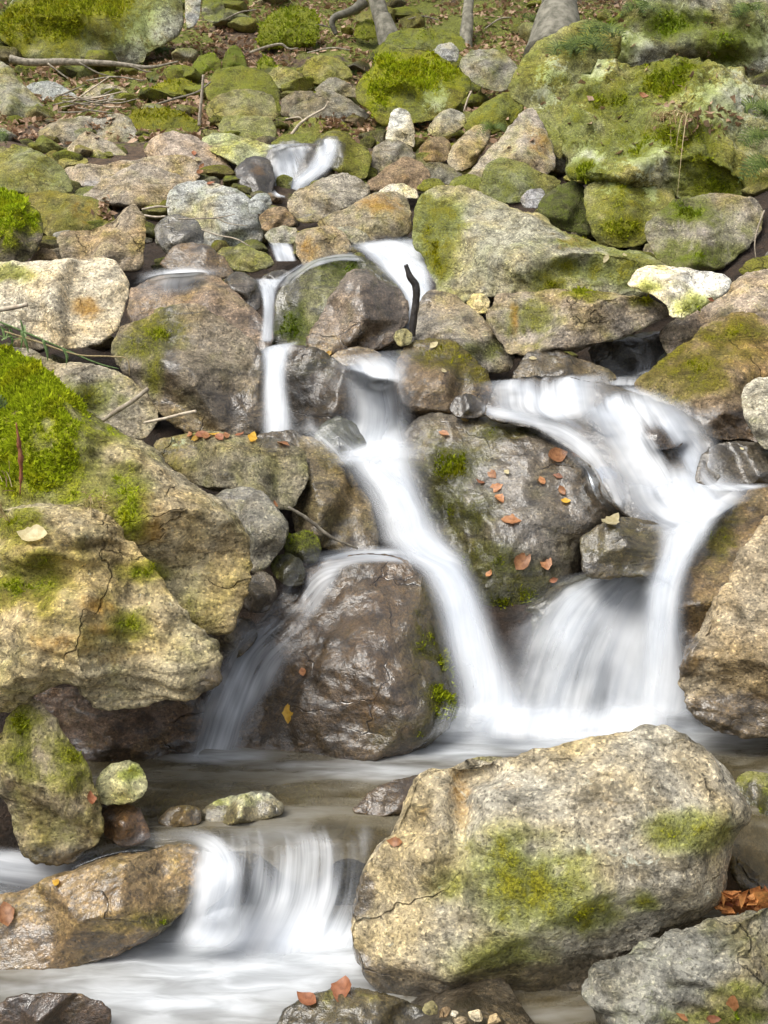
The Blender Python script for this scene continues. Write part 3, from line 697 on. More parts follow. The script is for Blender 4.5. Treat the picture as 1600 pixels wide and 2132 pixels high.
R('rp', S_, 'dark round stone beside the narrow upper spout', "464,584 488,565 520,569 545,605 543,648 515,652 486,622", d=5.35, tint=DARK, wet=.6, tf=1.1)
R('fb', B_, 'big slumped boulder with dry moss and a damp streak on its face', "232,718 250,681 297,666 332,645 378,633 420,634 448,655 490,683 525,704 547,744 554,786 552,900 490,916 400,910 362,890 312,836 276,790 243,752", d=4.4, tint=(.25, .215, .165), wet=.3, tf=.75, tilt=.55, moss=.1, lich=.12, mb=[(330, 690, 45, 1.0, 40), (290, 720, 40, .7, 30), (320, 770, 30, .6, 50)], wb=[(355, 740, 18, .5, 90), (480, 850, 90, .45, 60)], mt=YM, planes=[(360, 740, .92, 180, .8), (440, 700, .95, 70, .5)], lb=[(358, 740, 16, .5, 60)])
R('mw', B_, 'broad wet mossy rock parting the two upper spouts', "556,726 570,660 577,610 600,579 640,549 690,533 730,529 782,543 836,585 812,650 700,735 620,738", d=5.2, tint=OLIVE, wet=.45, moss=.25, tf=.8, mb=[(600, 680, 40, .8, 40), (720, 560, 60, .6, 30)], mt=DM)
R('pr', B_, 'sharp edged purplish rock left of the upright black stick', "637,712 659,669 684,627 711,575 737,558 772,561 800,581 836,598 851,631 850,672 828,702 792,730 730,736 674,742 640,730", d=4.95, tint=(.28, .235, .2), tf=1.0, wet=.5, planes=[(755, 640, .95, 165, .5), (745, 640, .95, 10, .5), (815, 650, .75, 0, 1.8), (740, 590, 1.0, 90, .6)], wb=[(790, 640, 40, .5, 60)], moss=.08, rough=1.2)
R('rk', B_, 'mottled grey rock right of the upright black stick', "850,712 862,669 873,627 891,605 915,603 947,616 985,640 1021,676 1054,711 1074,752 1062,778 1010,774 975,754 880,734", d=4.9, tint=(.29, .26, .215), tf=.9, wet=.4, planes=[(940, 660, .95, 60, .5), (930, 690, .9, 200, .5)], moss=.1, mb=[(1010, 730, 50, .45, 20)], dark=.15)
R('mfr', B_, 'olive topped boulder with two cream leaves on it', "826,750 841,725 870,707 905,701 957,717 993,746 1018,777 1029,802 1023,836 1007,858 940,868 870,866 833,848 820,797", d=4.55, tint=(.22, .16, .10), wet=.5, tf=.95, mb=[(930, 735, 70, .75, 32), (990, 770, 40, .7, 30), (890, 720, 35, .5, 20)], mt=(1.25, 1.0, .6), planes=[(930, 760, .9, 80, .8), (930, 800, .9, 270, .4)])
R('sw', S_, 'little wet stone glinting beside the olive topped boulder', "932,850 949,825 975,818 1001,828 1018,862 990,872 950,870", d=4.35, tint=DARK, wet=.9, tf=1.0)
R('du', B_, 'dark dripping rock behind the twin falls', "578,750 589,721 625,720 688,738 730,764 770,790 830,800 842,880 800,940 720,940 660,905 598,905 588,815", d=4.62, tint=(.15, .12, .08), wet=.7, tf=.6, tilt=.4, mb=[(660, 760, 40, .5, 30)], mt=(.8, .7, .6))
R('ft', S_, 'flat tan stone at the lip of the main fall', "676,752 704,730 740,721 775,724 800,740 772,764 720,764", d=4.75, tint=(.45, .38, .27), tf=.7, wet=.15)
R('so', S_, 'small olive stone wedged under the black stick', "818,704 827,687 845,683 860,695 858,718 830,722", d=4.75, tint=OLIVE, tf=1.1, wet=.2)
R('ys', S_, 'small pale yellow stone behind the long slab', "970,632 984,612 1005,609 1022,625 1016,652 990,654", d=5.2, tint=(.6, .55, .36))
R('wedge', B_, 'great wedge boulder with a mossy left face and bare grey top', "858,490 868,440 884,400 920,384 970,387 1000,399 1060,424 1130,454 1190,484 1240,504 1290,524 1350,529 1392,544 1404,562 1374,598 1300,622 1200,626 1100,624 1000,618 962,632 930,630 904,606 888,550 868,520", d=5.45, tilt=.9, tf=.95, tint=(.37, .335, .27), lich=.15,
  planes=[(965, 500, .95, 185, 1.1), (980, 480, .95, 80, .45), (1100, 560, .8, 280, .8)], mb=[(910, 500, 50, .62, 110), (1200, 500, 70, .55, 18), (1280, 560, 100, .6, 40), (1150, 590, 60, .6, 25), (1190, 555, 30, .9, 22)], ob=[(1200, 500, 120, .5, 25), (930, 530, 30, .35, 70)], mt=(1.1, .95, .6), bumps=[(1060, 530, 90, .25, 50), (1180, 560, 70, -.2, 25)], wb=[(1060, 600, 120, .4, 20)], rough=1.2, nf=3)
R('slab', B_, 'long flat slab lying across the stream with a moss tuft on top', "1012,645 1038,610 1110,610 1155,601 1208,603 1257,610 1337,617 1392,634 1402,657 1355,677 1302,701 1250,716 1197,734 1145,734 1080,742 1056,742 1036,706 1018,676", d=4.85, tilt=.7, tf=1.2, tint=(.33, .295, .24), planes=[(1200, 630, 1.0, 95, 1.6), (1200, 660, 1.0, 275, .35), (1055, 670, .95, 180, 1.2)], mb=[(1215, 612, 38, 1.1, 14), (1345, 625, 25, .8, 10), (1100, 680, 60, .4, 40)], ob=[(1072, 660, 14, .8, 50)], mt=YM, wb=[(1200, 715, 150, .5, 20)], nf=2, edge=5)
R('wh', B_, 'chalk white rock resting on the end of the long slab', "1304,595 1319,568 1344,552 1372,548 1407,554 1460,566 1505,566 1524,583 1514,609 1460,642 1418,664 1394,660 1384,632 1346,606", d=4.8, tf=1.0, tint=(.78, .77, .70), lich=.3, planes=[(1410, 590, .95, 90, 1.0), (1430, 610, .9, 300, .6)], mb=[(1440, 640, 40, .5, 20), (1350, 595, 30, .35, 12)], db=[(1480, 615, 35, .35, 20)])
R('dl', K_, 'dark rounded rock below the long slab', "1064,782 1090,737 1135,722 1180,732 1236,757 1285,779 1278,816 1215,830 1150,816 1084,812", d=4.6, tint=(.17, .15, .11), wet=.55, moss=.12, tf=.8)
R('cave', K_, 'dripping dark rock in the hollow under the long slab', "1220,720 1290,700 1360,690 1420,690 1440,720 1380,770 1300,790 1240,780", d=5.15, tint=DARK, wet=.8, tilt=.3)
R('rbk', B_, 'grey topped rock at the right behind the mossy slant', "1370,700 1418,652 1470,625 1520,589 1560,564 1680,552 1680,700 1560,670 1480,700 1430,730 1390,745", d=5.0, tint=(.36, .32, .25), moss=.14, tf=.8, ob=[(1500, 640, 60, .3)], wb=[(1420, 680, 60, .5, 30)])
R('rbk2', K_, 'mossy rock at the right edge behind the chalk white rock', "1535,566 1560,540 1600,530 1680,520 1680,580 1590,590", d=5.5, tint=OLIVE, moss=.5)
R('rms', B_, 'olive mossy slanting boulder at the right edge', "1318,800 1353,765 1390,733 1435,701 1477,669 1523,650 1566,649 1590,666 1680,690 1680,930 1580,926 1500,916 1450,896 1396,868 1340,840", d=4.3, tint=(.22, .17, .11), tf=.7, tilt=.9, moss=.15, mb=[(1430, 760, 80, .62, 60), (1500, 700, 60, .5, 40), (1560, 690, 50, .4, 30)], wetbelow=850, planes=[(1490, 760, .92, 140, .6), (1500, 760, .92, 320, .6)], mt=(1.05, .88, .55), rough=1.2)
R('rnd', S_, 'smooth tan stone cut off by the right edge above the rapids', "1543,832 1549,800 1580,785 1680,784 1680,950 1595,938 1569,912 1551,872", d=3.95, tint=(.46, .42, .33), tf=.9)
R('wrk', K_, 'low wet rock lapped by foam at the right edge', "1444,1004 1458,950 1490,924 1540,917 1680,928 1680,1012 1540,1010 1478,1012", d=4.0, tint=(.2, .18, .14), wet=.75, tf=.9, tilt=.7)
R('cas', K_, 'broad wet ledge under the right hand rapids', "1000,868 1040,790 1150,775 1250,800 1350,825 1440,865 1490,915 1480,965 1530,1000 1500,1070 1400,1100 1330,1095 1270,1040 1220,960 1130,900", d=3.85, tint=(.17, .15, .12), wet=.9, tf=.35, tilt=1.2, fuzz=False)
R('cas2', S_, 'small rock hump breaking the right hand rapids', "1222,880 1240,845 1268,838 1296,862 1300,900 1260,908", d=4.16, tint=DARK, wet=.8, tilt=1.2)
R('cas3', S_, 'rounded wet hump at the upper edge of the rapids', "1330,900 1352,862 1390,850 1420,880 1424,930 1370,940", d=4.08, tint=(.2, .16, .12), wet=.8, tilt=1.2)
# ---- foreground ----------------------------------------------------------------
R('um', S_, 'dark mossy stone half veiled by the main fall', "648,916 675,876 705,866 739,879 764,920 756,972 716,976 662,948", d=4.25, tint=(.13, .14, .11), wet=.8, moss=.25, mt=DM, tf=.9)
R('sl1', B_, 'grey slab with orange leaves strewn along its top', "318,928 343,908 420,900 500,903 580,913 641,938 646,986 634,1024 612,1068 560,1058 500,1030 440,1022 386,1000 346,968", d=3.95, tint=(.24, .215, .16), tf=1.0, wet=.25, planes=[(480, 930, 1.0, 95, 2.0), (480, 960, .95, 275, .35)], moss=.2, mt=(1.0, .85, .5), lb=[(370, 920, 60, .5, 16)], nf=3, edge=4)
R('sl2', B_, 'brown humped boulder left of the white chute', "530,915 560,897 600,892 640,904 690,934 731,974 767,1040 788,1100 790,1158 740,1160 680,1145 620,1120 600,1070 636,1000", d=3.98, tint=(.22, .18, .115), tf=.8, wet=.45, moss=.15, mt=(1.0, .85, .5), planes=[(680, 1000, .92, 45, .7)])
R('rg', K_, 'smooth grey green rock right of the tan cliff boulder', "434,1044 468,1017 510,1013 551,1024 582,1060 604,1095 596,1136 564,1180 530,1200 504,1160 484,1090", d=3.6, tint=(.27, .27, .22), wet=.45, tf=.9)
R('ba', S_, 'moss ball stone, upper of a pair', "590,1137 604,1111 640,1103 664,1117 671,1146 658,1176 620,1172 594,1160", d=3.72, tint=DARK, moss=.75, tf=1.1, mt=(1.0, 1.0, .7))
R('bb', S_, 'moss ball stone, lower and darker of a pair', "562,1184 573,1157 600,1150 628,1163 639,1190 630,1220 590,1222", d=3.62, tint=DARK, moss=.6, tf=1.1, mt=(.5, .5, .5))
R('dk', S_, 'dark damp stone in the cleft under the moss balls', "504,1236 518,1200 545,1186 572,1204 579,1242 556,1276 512,1274", d=3.5, tint=DARK, wet=.4, tf=1.1)
R('dk2', S_, 'brown angular stone low in the dark cleft', "430,1330 450,1296 490,1280 530,1290 540,1330 500,1370 450,1372", d=3.45, tint=DARK, wet=.4, tf=1.0)
R('gl', B_, 'grey slab behind the bright moss cushion', "-50,722 30,721 63,720 115,759 196,760 231,767 280,795 316,828 333,857 328,888 300,922 240,905 150,870 50,820 -50,800", d=3.65, tint=(.36, .335, .27), tf=.75, lich=.25, tilt=.7, mb=[(190, 830, 60, .55, 30)], mt=YM, planes=[(220, 800, .95, 110, .7), (300, 860, .9, 330, .9)], db=[(90, 770, 50, .4)])
R('lu', B_, 'tan boulder with a lime green moss cushion on its shoulder', "-90,735 20,724 72,744 122,798 168,848 232,884 292,917 347,964 402,1007 457,1039 494,1074 517,1120 528,1180 520,1232 497,1268 482,1318 440,1322 400,1305 350,1275 150,1290 -90,1290", d=3.05, tilt=.6, tf=.55, tint=(.38, .335, .235), lich=.33, nf=5, edge=4,
  mb=[(40, 800, 120, 2.2, 90), (100, 880, 80, 2.2, 80), (90, 960, 75, 2.1, 65), (20, 960, 70, 1.8, 70), (10, 880, 90, 2.0), (270, 1080, 30, .85, 70), (300, 1190, 40, .9, 20), (230, 900, 50, .5, 30), (260, 1010, 40, .6, 40), (130, 1030, 90, .5, 30)], mt=(1.55, 1.5, .9),
  ob=[(300, 1050, 70, .5, 50), (320, 1110, 50, .6)], wb=[(440, 1260, 70, .25, 40)], planes=[(330, 1040, .95, 50, .55), (400, 1200, .85, 280, 1.3), (470, 1150, .85, 10, 1.2), (250, 1000, .98, 120, .4)], bumps=[(70, 880, 110, .35, 110), (150, 930, 50, .1), (220, 960, 40, -.2, 60)], db=[(170, 1000, 50, .3), (240, 1000, 60, .35)], strata=.5, rough=.85)
R('lw', B_, 'rust stained tan ledge boulder overhanging the pool', "-90,1065 70,1046 155,1050 210,1064 242,1082 262,1120 300,1160 346,1218 387,1270 415,1310 450,1341 460,1369 469,1411 450,1430 420,1453 330,1462 245,1482 190,1472 166,1430 130,1428 95,1436 73,1450 30,1480 -90,1500", d=2.75, tilt=.55, tf=.55, tint=(.38, .325, .22), lich=.33, nf=4, edge=4,
  bumps=[(200, 1105, 80, .3, 25), (60, 1150, 90, .3, 30), (120, 1200, 150, -.3, 28), (260, 1300, 120, .15, 60), (330, 1400, 110, .2, 30), (100, 1330, 120, .1, 50), (220, 1440, 60, -.2, 20)], planes=[(300, 1390, .9, 275, 1.6), (380, 1330, .95, 40, .8), (150, 1200, 1.0, 95, .35)],
  ob=[(200, 1260, 70, .75, 30), (120, 1340, 120, .55, 50), (250, 1370, 80, .45, 30), (220, 1310, 60, .6, 25)], mb=[(60, 1230, 80, .7, 40), (90, 1260, 20, .8), (270, 1300, 35, .75, 30), (300, 1190, 45, .95, 18), (20, 1090, 60, .6, 40), (80, 1170, 40, .5, 20)], mt=(1.2, 1.15, .7), strata=.8, rough=.85, wb=[(260, 1470, 120, .35, 16)])
R('lcol', B_, 'upright mossy grey rock under the overhanging ledge', "-4,1535 12,1490 40,1455 76,1446 107,1474 142,1528 178,1578 198,1620 209,1680 217,1742 204,1762 152,1798 115,1808 78,1798 42,1778 20,1712 4,1640 -6,1580", d=2.62, tilt=.35, tf=.85, tint=(.31, .27, .19), moss=.22, lich=.25, mb=[(40, 1500, 40, .7), (150, 1590, 50, .6, 40), (60, 1570, 40, .5)], db=[(140, 1540, 60, .3)], wetbelow=1770, rough=1.4, mt=(1.05, 1.0, .7))
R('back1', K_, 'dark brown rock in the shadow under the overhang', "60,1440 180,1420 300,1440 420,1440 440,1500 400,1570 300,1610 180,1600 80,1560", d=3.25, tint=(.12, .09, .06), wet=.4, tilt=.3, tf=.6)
R('yl', S_, 'pale yellow square stone perched on the wet brown one', "191,1648 206,1614 228,1592 266,1581 288,1589 303,1614 310,1643 295,1663 252,1677 215,1677", d=2.72, tint=(.62, .58, .36), tf=1.0, planes=[(255, 1610, .95, 95, 1.2), (285, 1640, .9, 0, .9)], mb=[(275, 1605, 25, .5, 15)], mt=YM, lich=.1)
R('wbn', S_, 'wet red brown stone under the pale yellow one', "194,1676 245,1672 288,1679 310,1719 316,1744 292,1760 252,1764 213,1738", d=2.68, tint=(.30, .19, .11), wet=.85, tf=1.0)
R('sb', S_, 'half sunken amber stone in the clear pool', "325,1710 355,1680 385,1675 420,1682 420,1716 350,1726", d=2.78, tint=(.3, .24, .12), wet=.6, tf=.8)
R('pl', S_, 'pale green oval stone in the clear pool', "408,1710 421,1680 462,1662 518,1648 548,1646 568,1654 590,1672 594,1694 556,1708 482,1720 430,1732", d=2.8, tint=(.50, .50, .38), tf=1.1, nf=5, moss=.16, wb=[(480, 1715, 90, .5, 10)], lich=.25)
R('bl', B_, 'glossy tan rock with brown water sliding over its back', "-60,1885 63,1848 105,1826 157,1805 217,1788 300,1772 350,1757 402,1756 432,1783 436,1818 424,1848 389,1900 352,1930 298,1960 246,1990 176,2006 140,2024 70,2044 -60,2055", d=2.45, tilt=.7, tf=.8, tint=(.38, .29, .18), wet=.55, planes=[(210, 1860, .95, 100, .5), (330, 1880, .9, 320, 1.0)], mb=[(330, 1920, 60, .5, 20)], ob=[(330, 1810, 60, .5, 25), (200, 1880, 80, .3)], lich=.25, rough=.7, wetbelow=1950)
R('bl2', K_, 'dark wet rock awash in the bottom left corner', "-60,2118 20,2076 60,2064 150,2068 207,2079 234,2106 222,2170 -60,2190", d=2.2, tint=(.2, .155, .12), wet=.75, tf=1.2, tilt=.25)
R('lip', B_, 'dark ledge rock beneath the small lower fall', "440,1772 520,1752 600,1756 700,1748 786,1744 790,1800 760,1870 745,1970 600,1985 440,1975 420,1870", d=2.74, tint=(.16, .15, .11), wet=.8, tf=.4, tilt=.25, moss=.15, mt=DM)
R('big', B_, 'massive lichen crusted boulder in the foreground', "741,1862 763,1810 788,1760 813,1735 828,1690 848,1640 888,1604 960,1594 1000,1578 1080,1570 1150,1558 1250,1533 1330,1515 1402,1513 1442,1529 1482,1564 1522,1619 1537,1660 1553,1690 1538,1722 1527,1762 1523,1812 1513,1862 1493,1897 1440,1930 1380,1955 1310,1985 1260,2030 1250,2075 1230,2125 1150,2135 1000,2125 900,2112 800,2084 752,2036 732,1982 722,1922", d=2.38, tilt=.5, tf=.62, tint=(.34, .325, .275), moss=.05, lich=.36, nf=3, edge=3.5,
  planes=[(1050, 1700, .9, 165, .55), (1150, 1680, .95, 85, .7), (1250, 1890, .85, 285, 1.0), (900, 1900, .85, 240, .6), (1400, 1700, .9, 20, .6), (1180, 1780, .97, 200, .25)], bumps=[(965, 1690, 30, -.38, 90), (935, 1830, 30, -.2, 60), (1000, 1610, 40, -.25, 20), (1040, 1660, 50, .12, 60), (880, 1790, 60, .18, 60), (870, 1720, 45, -.15, 20), (1300, 1650, 110, .08), (1180, 1760, 60, -.08, 60), (1420, 1830, 60, .1, 40)],
  mb=[(1120, 1850, 130, .72, 80), (1060, 1790, 90, .6, 70), (1220, 1895, 80, .6, 45), (1430, 1735, 80, .7, 38), (1340, 1880, 35, .7, 22), (960, 1840, 70, .3, 40), (1060, 2000, 120, .4, 60)], ob=[(960, 1660, 40, .6, 80), (1060, 1640, 50, .4, 40), (880, 1680, 40, .5, 50), (860, 1800, 40, .4, 40), (1270, 1670, 30, .5, 30)], db=[(1140, 1690, 45, .75, 25), (1497, 1625, 28, .95, 24), (1190, 1720, 40, .6, 25), (1290, 1810, 60, .4, 30), (1050, 1760, 60, .3)],
  wetbelow=2060, mt=(1.3, 1.15, .7), rough=.9, lb=[(1300, 1780, 90, .25, 50)])
R('bigb', K_, 'dark knob of rock behind the massive foreground boulder', "940,1612 970,1582 1010,1572 1060,1580 1090,1610 1060,1660 980,1660", d=2.95, tint=(.22, .2, .14), wet=.2, tf=.9)
R('bigl', S_, 'flat brown stone awash left of the massive boulder', "728,1690 768,1652 810,1626 880,1611 930,1612 900,1690 800,1702", d=2.85, tint=(.22, .16, .09), wet=.8, tf=.6, tilt=1.0)
R('slr', B_, 'layered grey blue slab in the bottom right corner', "1219,2064 1227,2045 1256,2019 1284,1991 1336,1959 1390,1942 1460,1921 1530,1907 1690,1855 1690,2230 1290,2230 1268,2140 1233,2104", d=2.12, tilt=.75, tf=.6, tint=(.25, .245, .215), lich=.25, planes=[(1450, 2010, .95, 105, .6), (1450, 2060, .95, 290, .5)], mb=[(1520, 2120, 110, .6, 20), (1560, 2060, 60, .4, 20)], strata=1.2, nf=2, mt=(.8, .9, .7), rough=1.3, wb=[(1400, 2010, 90, .2, 30)])
R('rme', B_, 'round boulder with dark moss peeping out at the right edge', "1522,1645 1542,1611 1570,1606 1690,1622 1690,1860 1545,1855 1520,1820 1514,1750", d=2.75, tint=(.25, .235, .15), tf=.8, moss=.1, mb=[(1580, 1690, 60, .7, 60)], mt=(.9, .85, .55))
R('bc', B_, 'rounded olive rock at the bottom centre with two brown leaves', "560,2150 598,2100 650,2069 700,2054 762,2059 832,2080 924,2110 970,2160 960,2230 560,2230", d=2.15, tint=(.25, .215, .12), moss=.25, tf=.8, tilt=.9, mt=(1.0, .85, .5))
R('cen', B_, 'glistening wet brown boulder in the middle of the pool', "392,1582 424,1510 456,1440 472,1370 512,1318 562,1268 610,1218 640,1180 682,1162 740,1155 800,1155 852,1168 888,1198 908,1240 918,1290 933,1350 949,1420 950,1484 930,1530 892,1560 832,1584 740,1602 620,1604 520,1602 440,1598", d=3.28, tilt=.75, tf=.65, tint=(.26, .19, .125), wet=.95, nf=3, 
  planes=[(760, 1300, .95, 100, .35), (880, 1350, .85, 0, 1.1), (600, 1380, .9, 170, .35)], mb=[(925, 1420, 40, 1.25, 120), (885, 1330, 35, .8, 70), (870, 1525, 70, .8, 30), (900, 1250, 25, .6, 40)], ob=[(640, 1540, 70, .5, 30)], mt=(1.0, .95, .55), rough=1.0, bumps=[(700, 1340, 50, -.1, 60), (760, 1430, 60, .1), (640, 1480, 60, .1), (560, 1440, 50, -.1, 60)], lb=[(700, 1250, 60, .2)])
R('mr2', B_, 'large mottled boulder dotted with orange leaves', "810,942 829,905 865,869 910,856 980,857 1050,864 1130,874 1202,894 1252,940 1283,990 1303,1050 1314,1085 1284,1125 1228,1150 1220,1195 1200,1240 1140,1290 1090,1350 1050,1390 1008,1320 978,1245 938,1170 898,1110 878,1050 868,1010 843,985", d=3.8, tilt=.8, tf=.55, tint=(.27, .25, .21), wet=.62, nf=3, planes=[(1050, 960, .95, 80, .4), (930, 1050, .92, 190, .5), (1100, 1180, .8, 270, .7)],
  mb=[(930, 960, 70, .8, 60), (950, 1060, 70, .75, 70), (1040, 895, 70, .65, 22), (1000, 1180, 80, .75, 60), (1060, 1260, 90, .95, 60)], mt=(.9, .85, .5), rough=1.0, lich=.2, wb=[(1230, 1000, 60, .5, 90), (1070, 1290, 100, .5, 60)])
R('led', K_, 'tilted ledge stone capped with dead leaf at the fan fall', "1206,1118 1258,1086 1310,1073 1372,1088 1408,1112 1408,1160 1366,1196 1290,1206 1212,1204", d=3.72, tint=(.2, .18, .11), wet=.65, moss=.2, tf=.8, tilt=.6, mt=(.9, .8, .5))
R('fan', B_, 'smooth dark rock veiled by the wide fan of water', "975,1400 1000,1300 1060,1290 1095,1260 1160,1210 1235,1182 1330,1188 1396,1230 1430,1300 1450,1400 1460,1520 1300,1535 1100,1530 980,1500", d=3.62, tint=(.2, .19, .13), wet=.8, moss=.2, mt=(.7, .8, .7), tf=.55, tilt=.6)
R('rb1', B_, 'brown slanting boulder right of the fan fall', "1392,1296 1387,1250 1408,1200 1439,1150 1454,1110 1490,1074 1530,1039 1580,1008 1690,990 1690,1280 1440,1370 1400,1350", d=3.55, tint=(.22, .16, .10), tf=.7, wet=.35, moss=.1, mb=[(1500, 1110, 50, .55, 50)], mt=(1.0, .85, .5), planes=[(1480, 1180, .92, 150, .6)])
R('rb2', B_, 'large smooth tan boulder rising at the right edge', "1690,1010 1602,1060 1570,1100 1540,1160 1509,1230 1478,1280 1453,1320 1428,1360 1412,1410 1418,1452 1450,1494 1500,1528 1560,1540 1690,1525", d=3.2, tint=(.36, .31, .22), tf=.8, tilt=.5, planes=[(1560, 1280, .95, 150, .7), (1560, 1340, .95, 270, .5)], ob=[(1440, 1380, 45, .6, 60)], wetbelow=1450, rough=1.3, strata=.5, moss=.05)
for j in MOSS_JOBS: build_moss(*j)
# ------------------------------------------------------------------ water
def catmull(A, n):
    A = np.asarray(A, float)
    Q = np.vstack([2 * A[0] - A[1], A, 2 * A[-1] - A[-2]])
    out = []
    t = np.linspace(0, len(A) - 1, n)
    for s in t:
        i = min(int(s), len(A) - 2); f = s - i
        p0, p1, p2, p3 = Q[i:i + 4]
        out.append(0.5 * ((2 * p1) + (-p0 + p2) * f + (2 * p0 - 5 * p1 + 4 * p2 - p3) * f ** 2 + (-p0 + 3 * p1 - 3 * p2 + p3) * f ** 3))
    return np.array(out)

CAMV = Vector((0, 0, CAM_Z))
def hit_depth(px, py, keys):
    d = None
    r = Vector(ray(px, py)).normalized()
    for k in keys:
        h = ROCKS[k]['bvh'].ray_cast(CAMV, r)
        if h[0] is not None and (d is None or h[0].y < d): d = h[0].y
    return d

NW = [0]
def stream(name, label, sec, over=(), nu=26, nv=None, off=0.02, bulge=0.15, fade=(0.06, 0.06), ef=0.22, layers=1, grab=0.6, halo=1.3, mott=0.35, streak=0.45, clear=92):
    """sec rows: left px,py, right px,py, distance, density.  over: rocks it runs across"""
    nv = nv or 14 * len(sec)
    S = catmull(sec, nv)
    if ef >= .34:
        for a_, b_ in ((0, 2), (1, 3)):
            mid = (S[:, a_] + S[:, b_]) / 2; hw = (S[:, b_] - S[:, a_]) / 2
            S[:, a_], S[:, b_] = mid - hw * 1.14, mid + hw * 1.14
    us = np.linspace(0, 1, nu)
    px = S[:, 0:1] * (1 - us) + S[:, 2:3] * us
    py = S[:, 1:2] * (1 - us) + S[:, 3:4] * us
    d = np.repeat(S[:, 4:5], nu, 1)
    width = np.hypot(S[:, 2] - S[:, 0], S[:, 3] - S[:, 1])[:, None] * MPP * d
    spec = d - bulge * width * (1 - (2 * us - 1) ** 2)
    d = spec.copy()
    if over:
        H = np.full(d.shape, np.nan)
        for i in range(nv):
            for j in range(nu):
                h = hit_depth(px[i, j], py[i, j], over)
                if h is not None and h < spec[i, j] + grab: H[i, j] = h - off
        for it in range(14):
            t = np.where(np.isnan(H), spec * .35 + d * .65, H if it == 0 else np.minimum(H, d))
            p = np.pad(t, 1, mode='edge')
            d = (p[1:-1, 1:-1] * 2 + p[:-2, 1:-1] + p[2:, 1:-1] + p[1:-1, :-2] + p[1:-1, 2:]) / 6
        for it in range(10):
            p = np.pad(d, 1, mode='edge')
            d = (p[1:-1, 1:-1] * 2 + p[:-2, 1:-1] + p[2:, 1:-1] + p[1:-1, :-2] + p[1:-1, 2:]) / 6
        if np.isfinite(H).any(): d = d - max(0.0, np.nanpercentile(d - H, clear))
    VV, Q, U, E, DN, W, SD = [], [], [], [], [], [], []
    NW[0] += 1
    for L in range(layers):
        if L == 0: V = at(px, py, d)
        else:                      # a wider, thinner veil of spray round the core
            cxm, cym = px.mean(1, keepdims=True), py.mean(1, keepdims=True)
            V = at(cxm + (px - cxm) * halo, cym + (py - cym) * halo, d - 0.014)
        vl = np.concatenate([[0], np.cumsum(np.linalg.norm(np.diff(V[:, nu // 2], axis=0), axis=1))])
        base = len(VV) * nv * nu
        i = np.arange(nv * nu).reshape(nv, nu) + base
        Q.append(np.stack([i[:-1, :-1], i[1:, :-1], i[1:, 1:], i[:-1, 1:]], -1).reshape(-1, 4))
        VV.append(V.reshape(-1, 3))
        U.append(np.stack([np.broadcast_to(us, (nv, nu)), np.broadcast_to(vl[:, None], (nv, nu))], -1).reshape(-1, 2))
        vv = np.linspace(0, 1, nv)[:, None]
        wob = 0.5 + 0.5 * fbm(np.stack([np.broadcast_to(us * 4, (nv, nu)), np.broadcast_to(vv * 5, (nv, nu)), np.full((nv, nu), NW[0] * 3.3 + L)], -1), 3)
        e = np.minimum(np.minimum(us, 1 - us)[None] / (ef if L == 0 else 0.5), 1) * np.minimum(np.minimum(vv / max(fade[0], 1e-3), (1 - vv) / max(fade[1], 1e-3)), 1)
        E.append(np.clip(e * (0.6 + 0.8 * wob), 0, 1).ravel())
        mo = fbm(np.stack([us[None] * width * 7, np.broadcast_to(vl[:, None] * 2.2, (nv, nu)), np.full((nv, nu), NW[0] * 5.1 + L)], -1), 3)
        DN.append((np.repeat(S[:, 5:6], nu, 1) * (1.0 if L == 0 else .5) * (1 + mott * 2 * mo)).ravel())
        W.append(np.repeat(width, nu, 1).ravel() if width.shape[1] == 1 else width.ravel())
        SD.append(np.full(nv * nu, NW[0] * 7.7 + L * 3.1))
    V = np.concatenate(VV)
    me = make_mesh(name, V, np.concatenate(Q))
    for k, v in (('edge', E), ('aeration', DN), ('width', W), ('seed', SD), ('streak', [np.full(len(np.concatenate(SD)), streak)])): set_attr(me, k, np.concatenate(v))
    ul = me.uv_layers.new(name='flow')
    li = np.zeros(len(me.loops), np.int32); me.loops.foreach_get('vertex_index', li)
    ul.data.foreach_set('uv', np.concatenate(U)[li].astype(np.float32).ravel())
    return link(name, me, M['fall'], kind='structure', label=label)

def pool(name, label, z, x0, x1, y0, y1, foam, n=(150, 90), slope=None, base=0.0, keep=None, edge=None, left=None):
    X, Y = np.meshgrid(np.linspace(x0, x1, n[0]), np.linspace(y0, y1, n[1]))
    if edge is not None: Y = y1 - (y1 - Y) * (y1 - edge(X)) / (y1 - y0)
    if left is not None: X = x1 - (x1 - X) * (x1 - left(Y)) / (x1 - x0)
    Z = np.full_like(X, z)
    if slope is not None: Z = Z + slope(X, Y)
    P = np.stack([X, Y, Z], -1)
    P[..., 2] += 0.006 * fbm(P * np.array([2.5, 6, 1]), 2)
    px, py = pix(P)
    f = base + blob(px, py, foam)
    V = P.reshape(-1, 3)
    i = np.arange(len(V)).reshape(X.shape)
    q = np.stack([i[:-1, :-1], i[:-1, 1:], i[1:, 1:], i[1:, :-1]], -1).reshape(-1, 4)
    if keep is not None: q = q[keep(px.ravel(), py.ravel())[q].all(1)]
    me = make_mesh(name, V, q)
    set_attr(me, 'foam', f.ravel())
    ROCKS['_' + name] = dict(bvh=BVHTree.FromPolygons([tuple(v) for v in V], [tuple(f_) for f_ in q.tolist()]))
    return link(name, me, M['pool'], kind='structure', label=label)

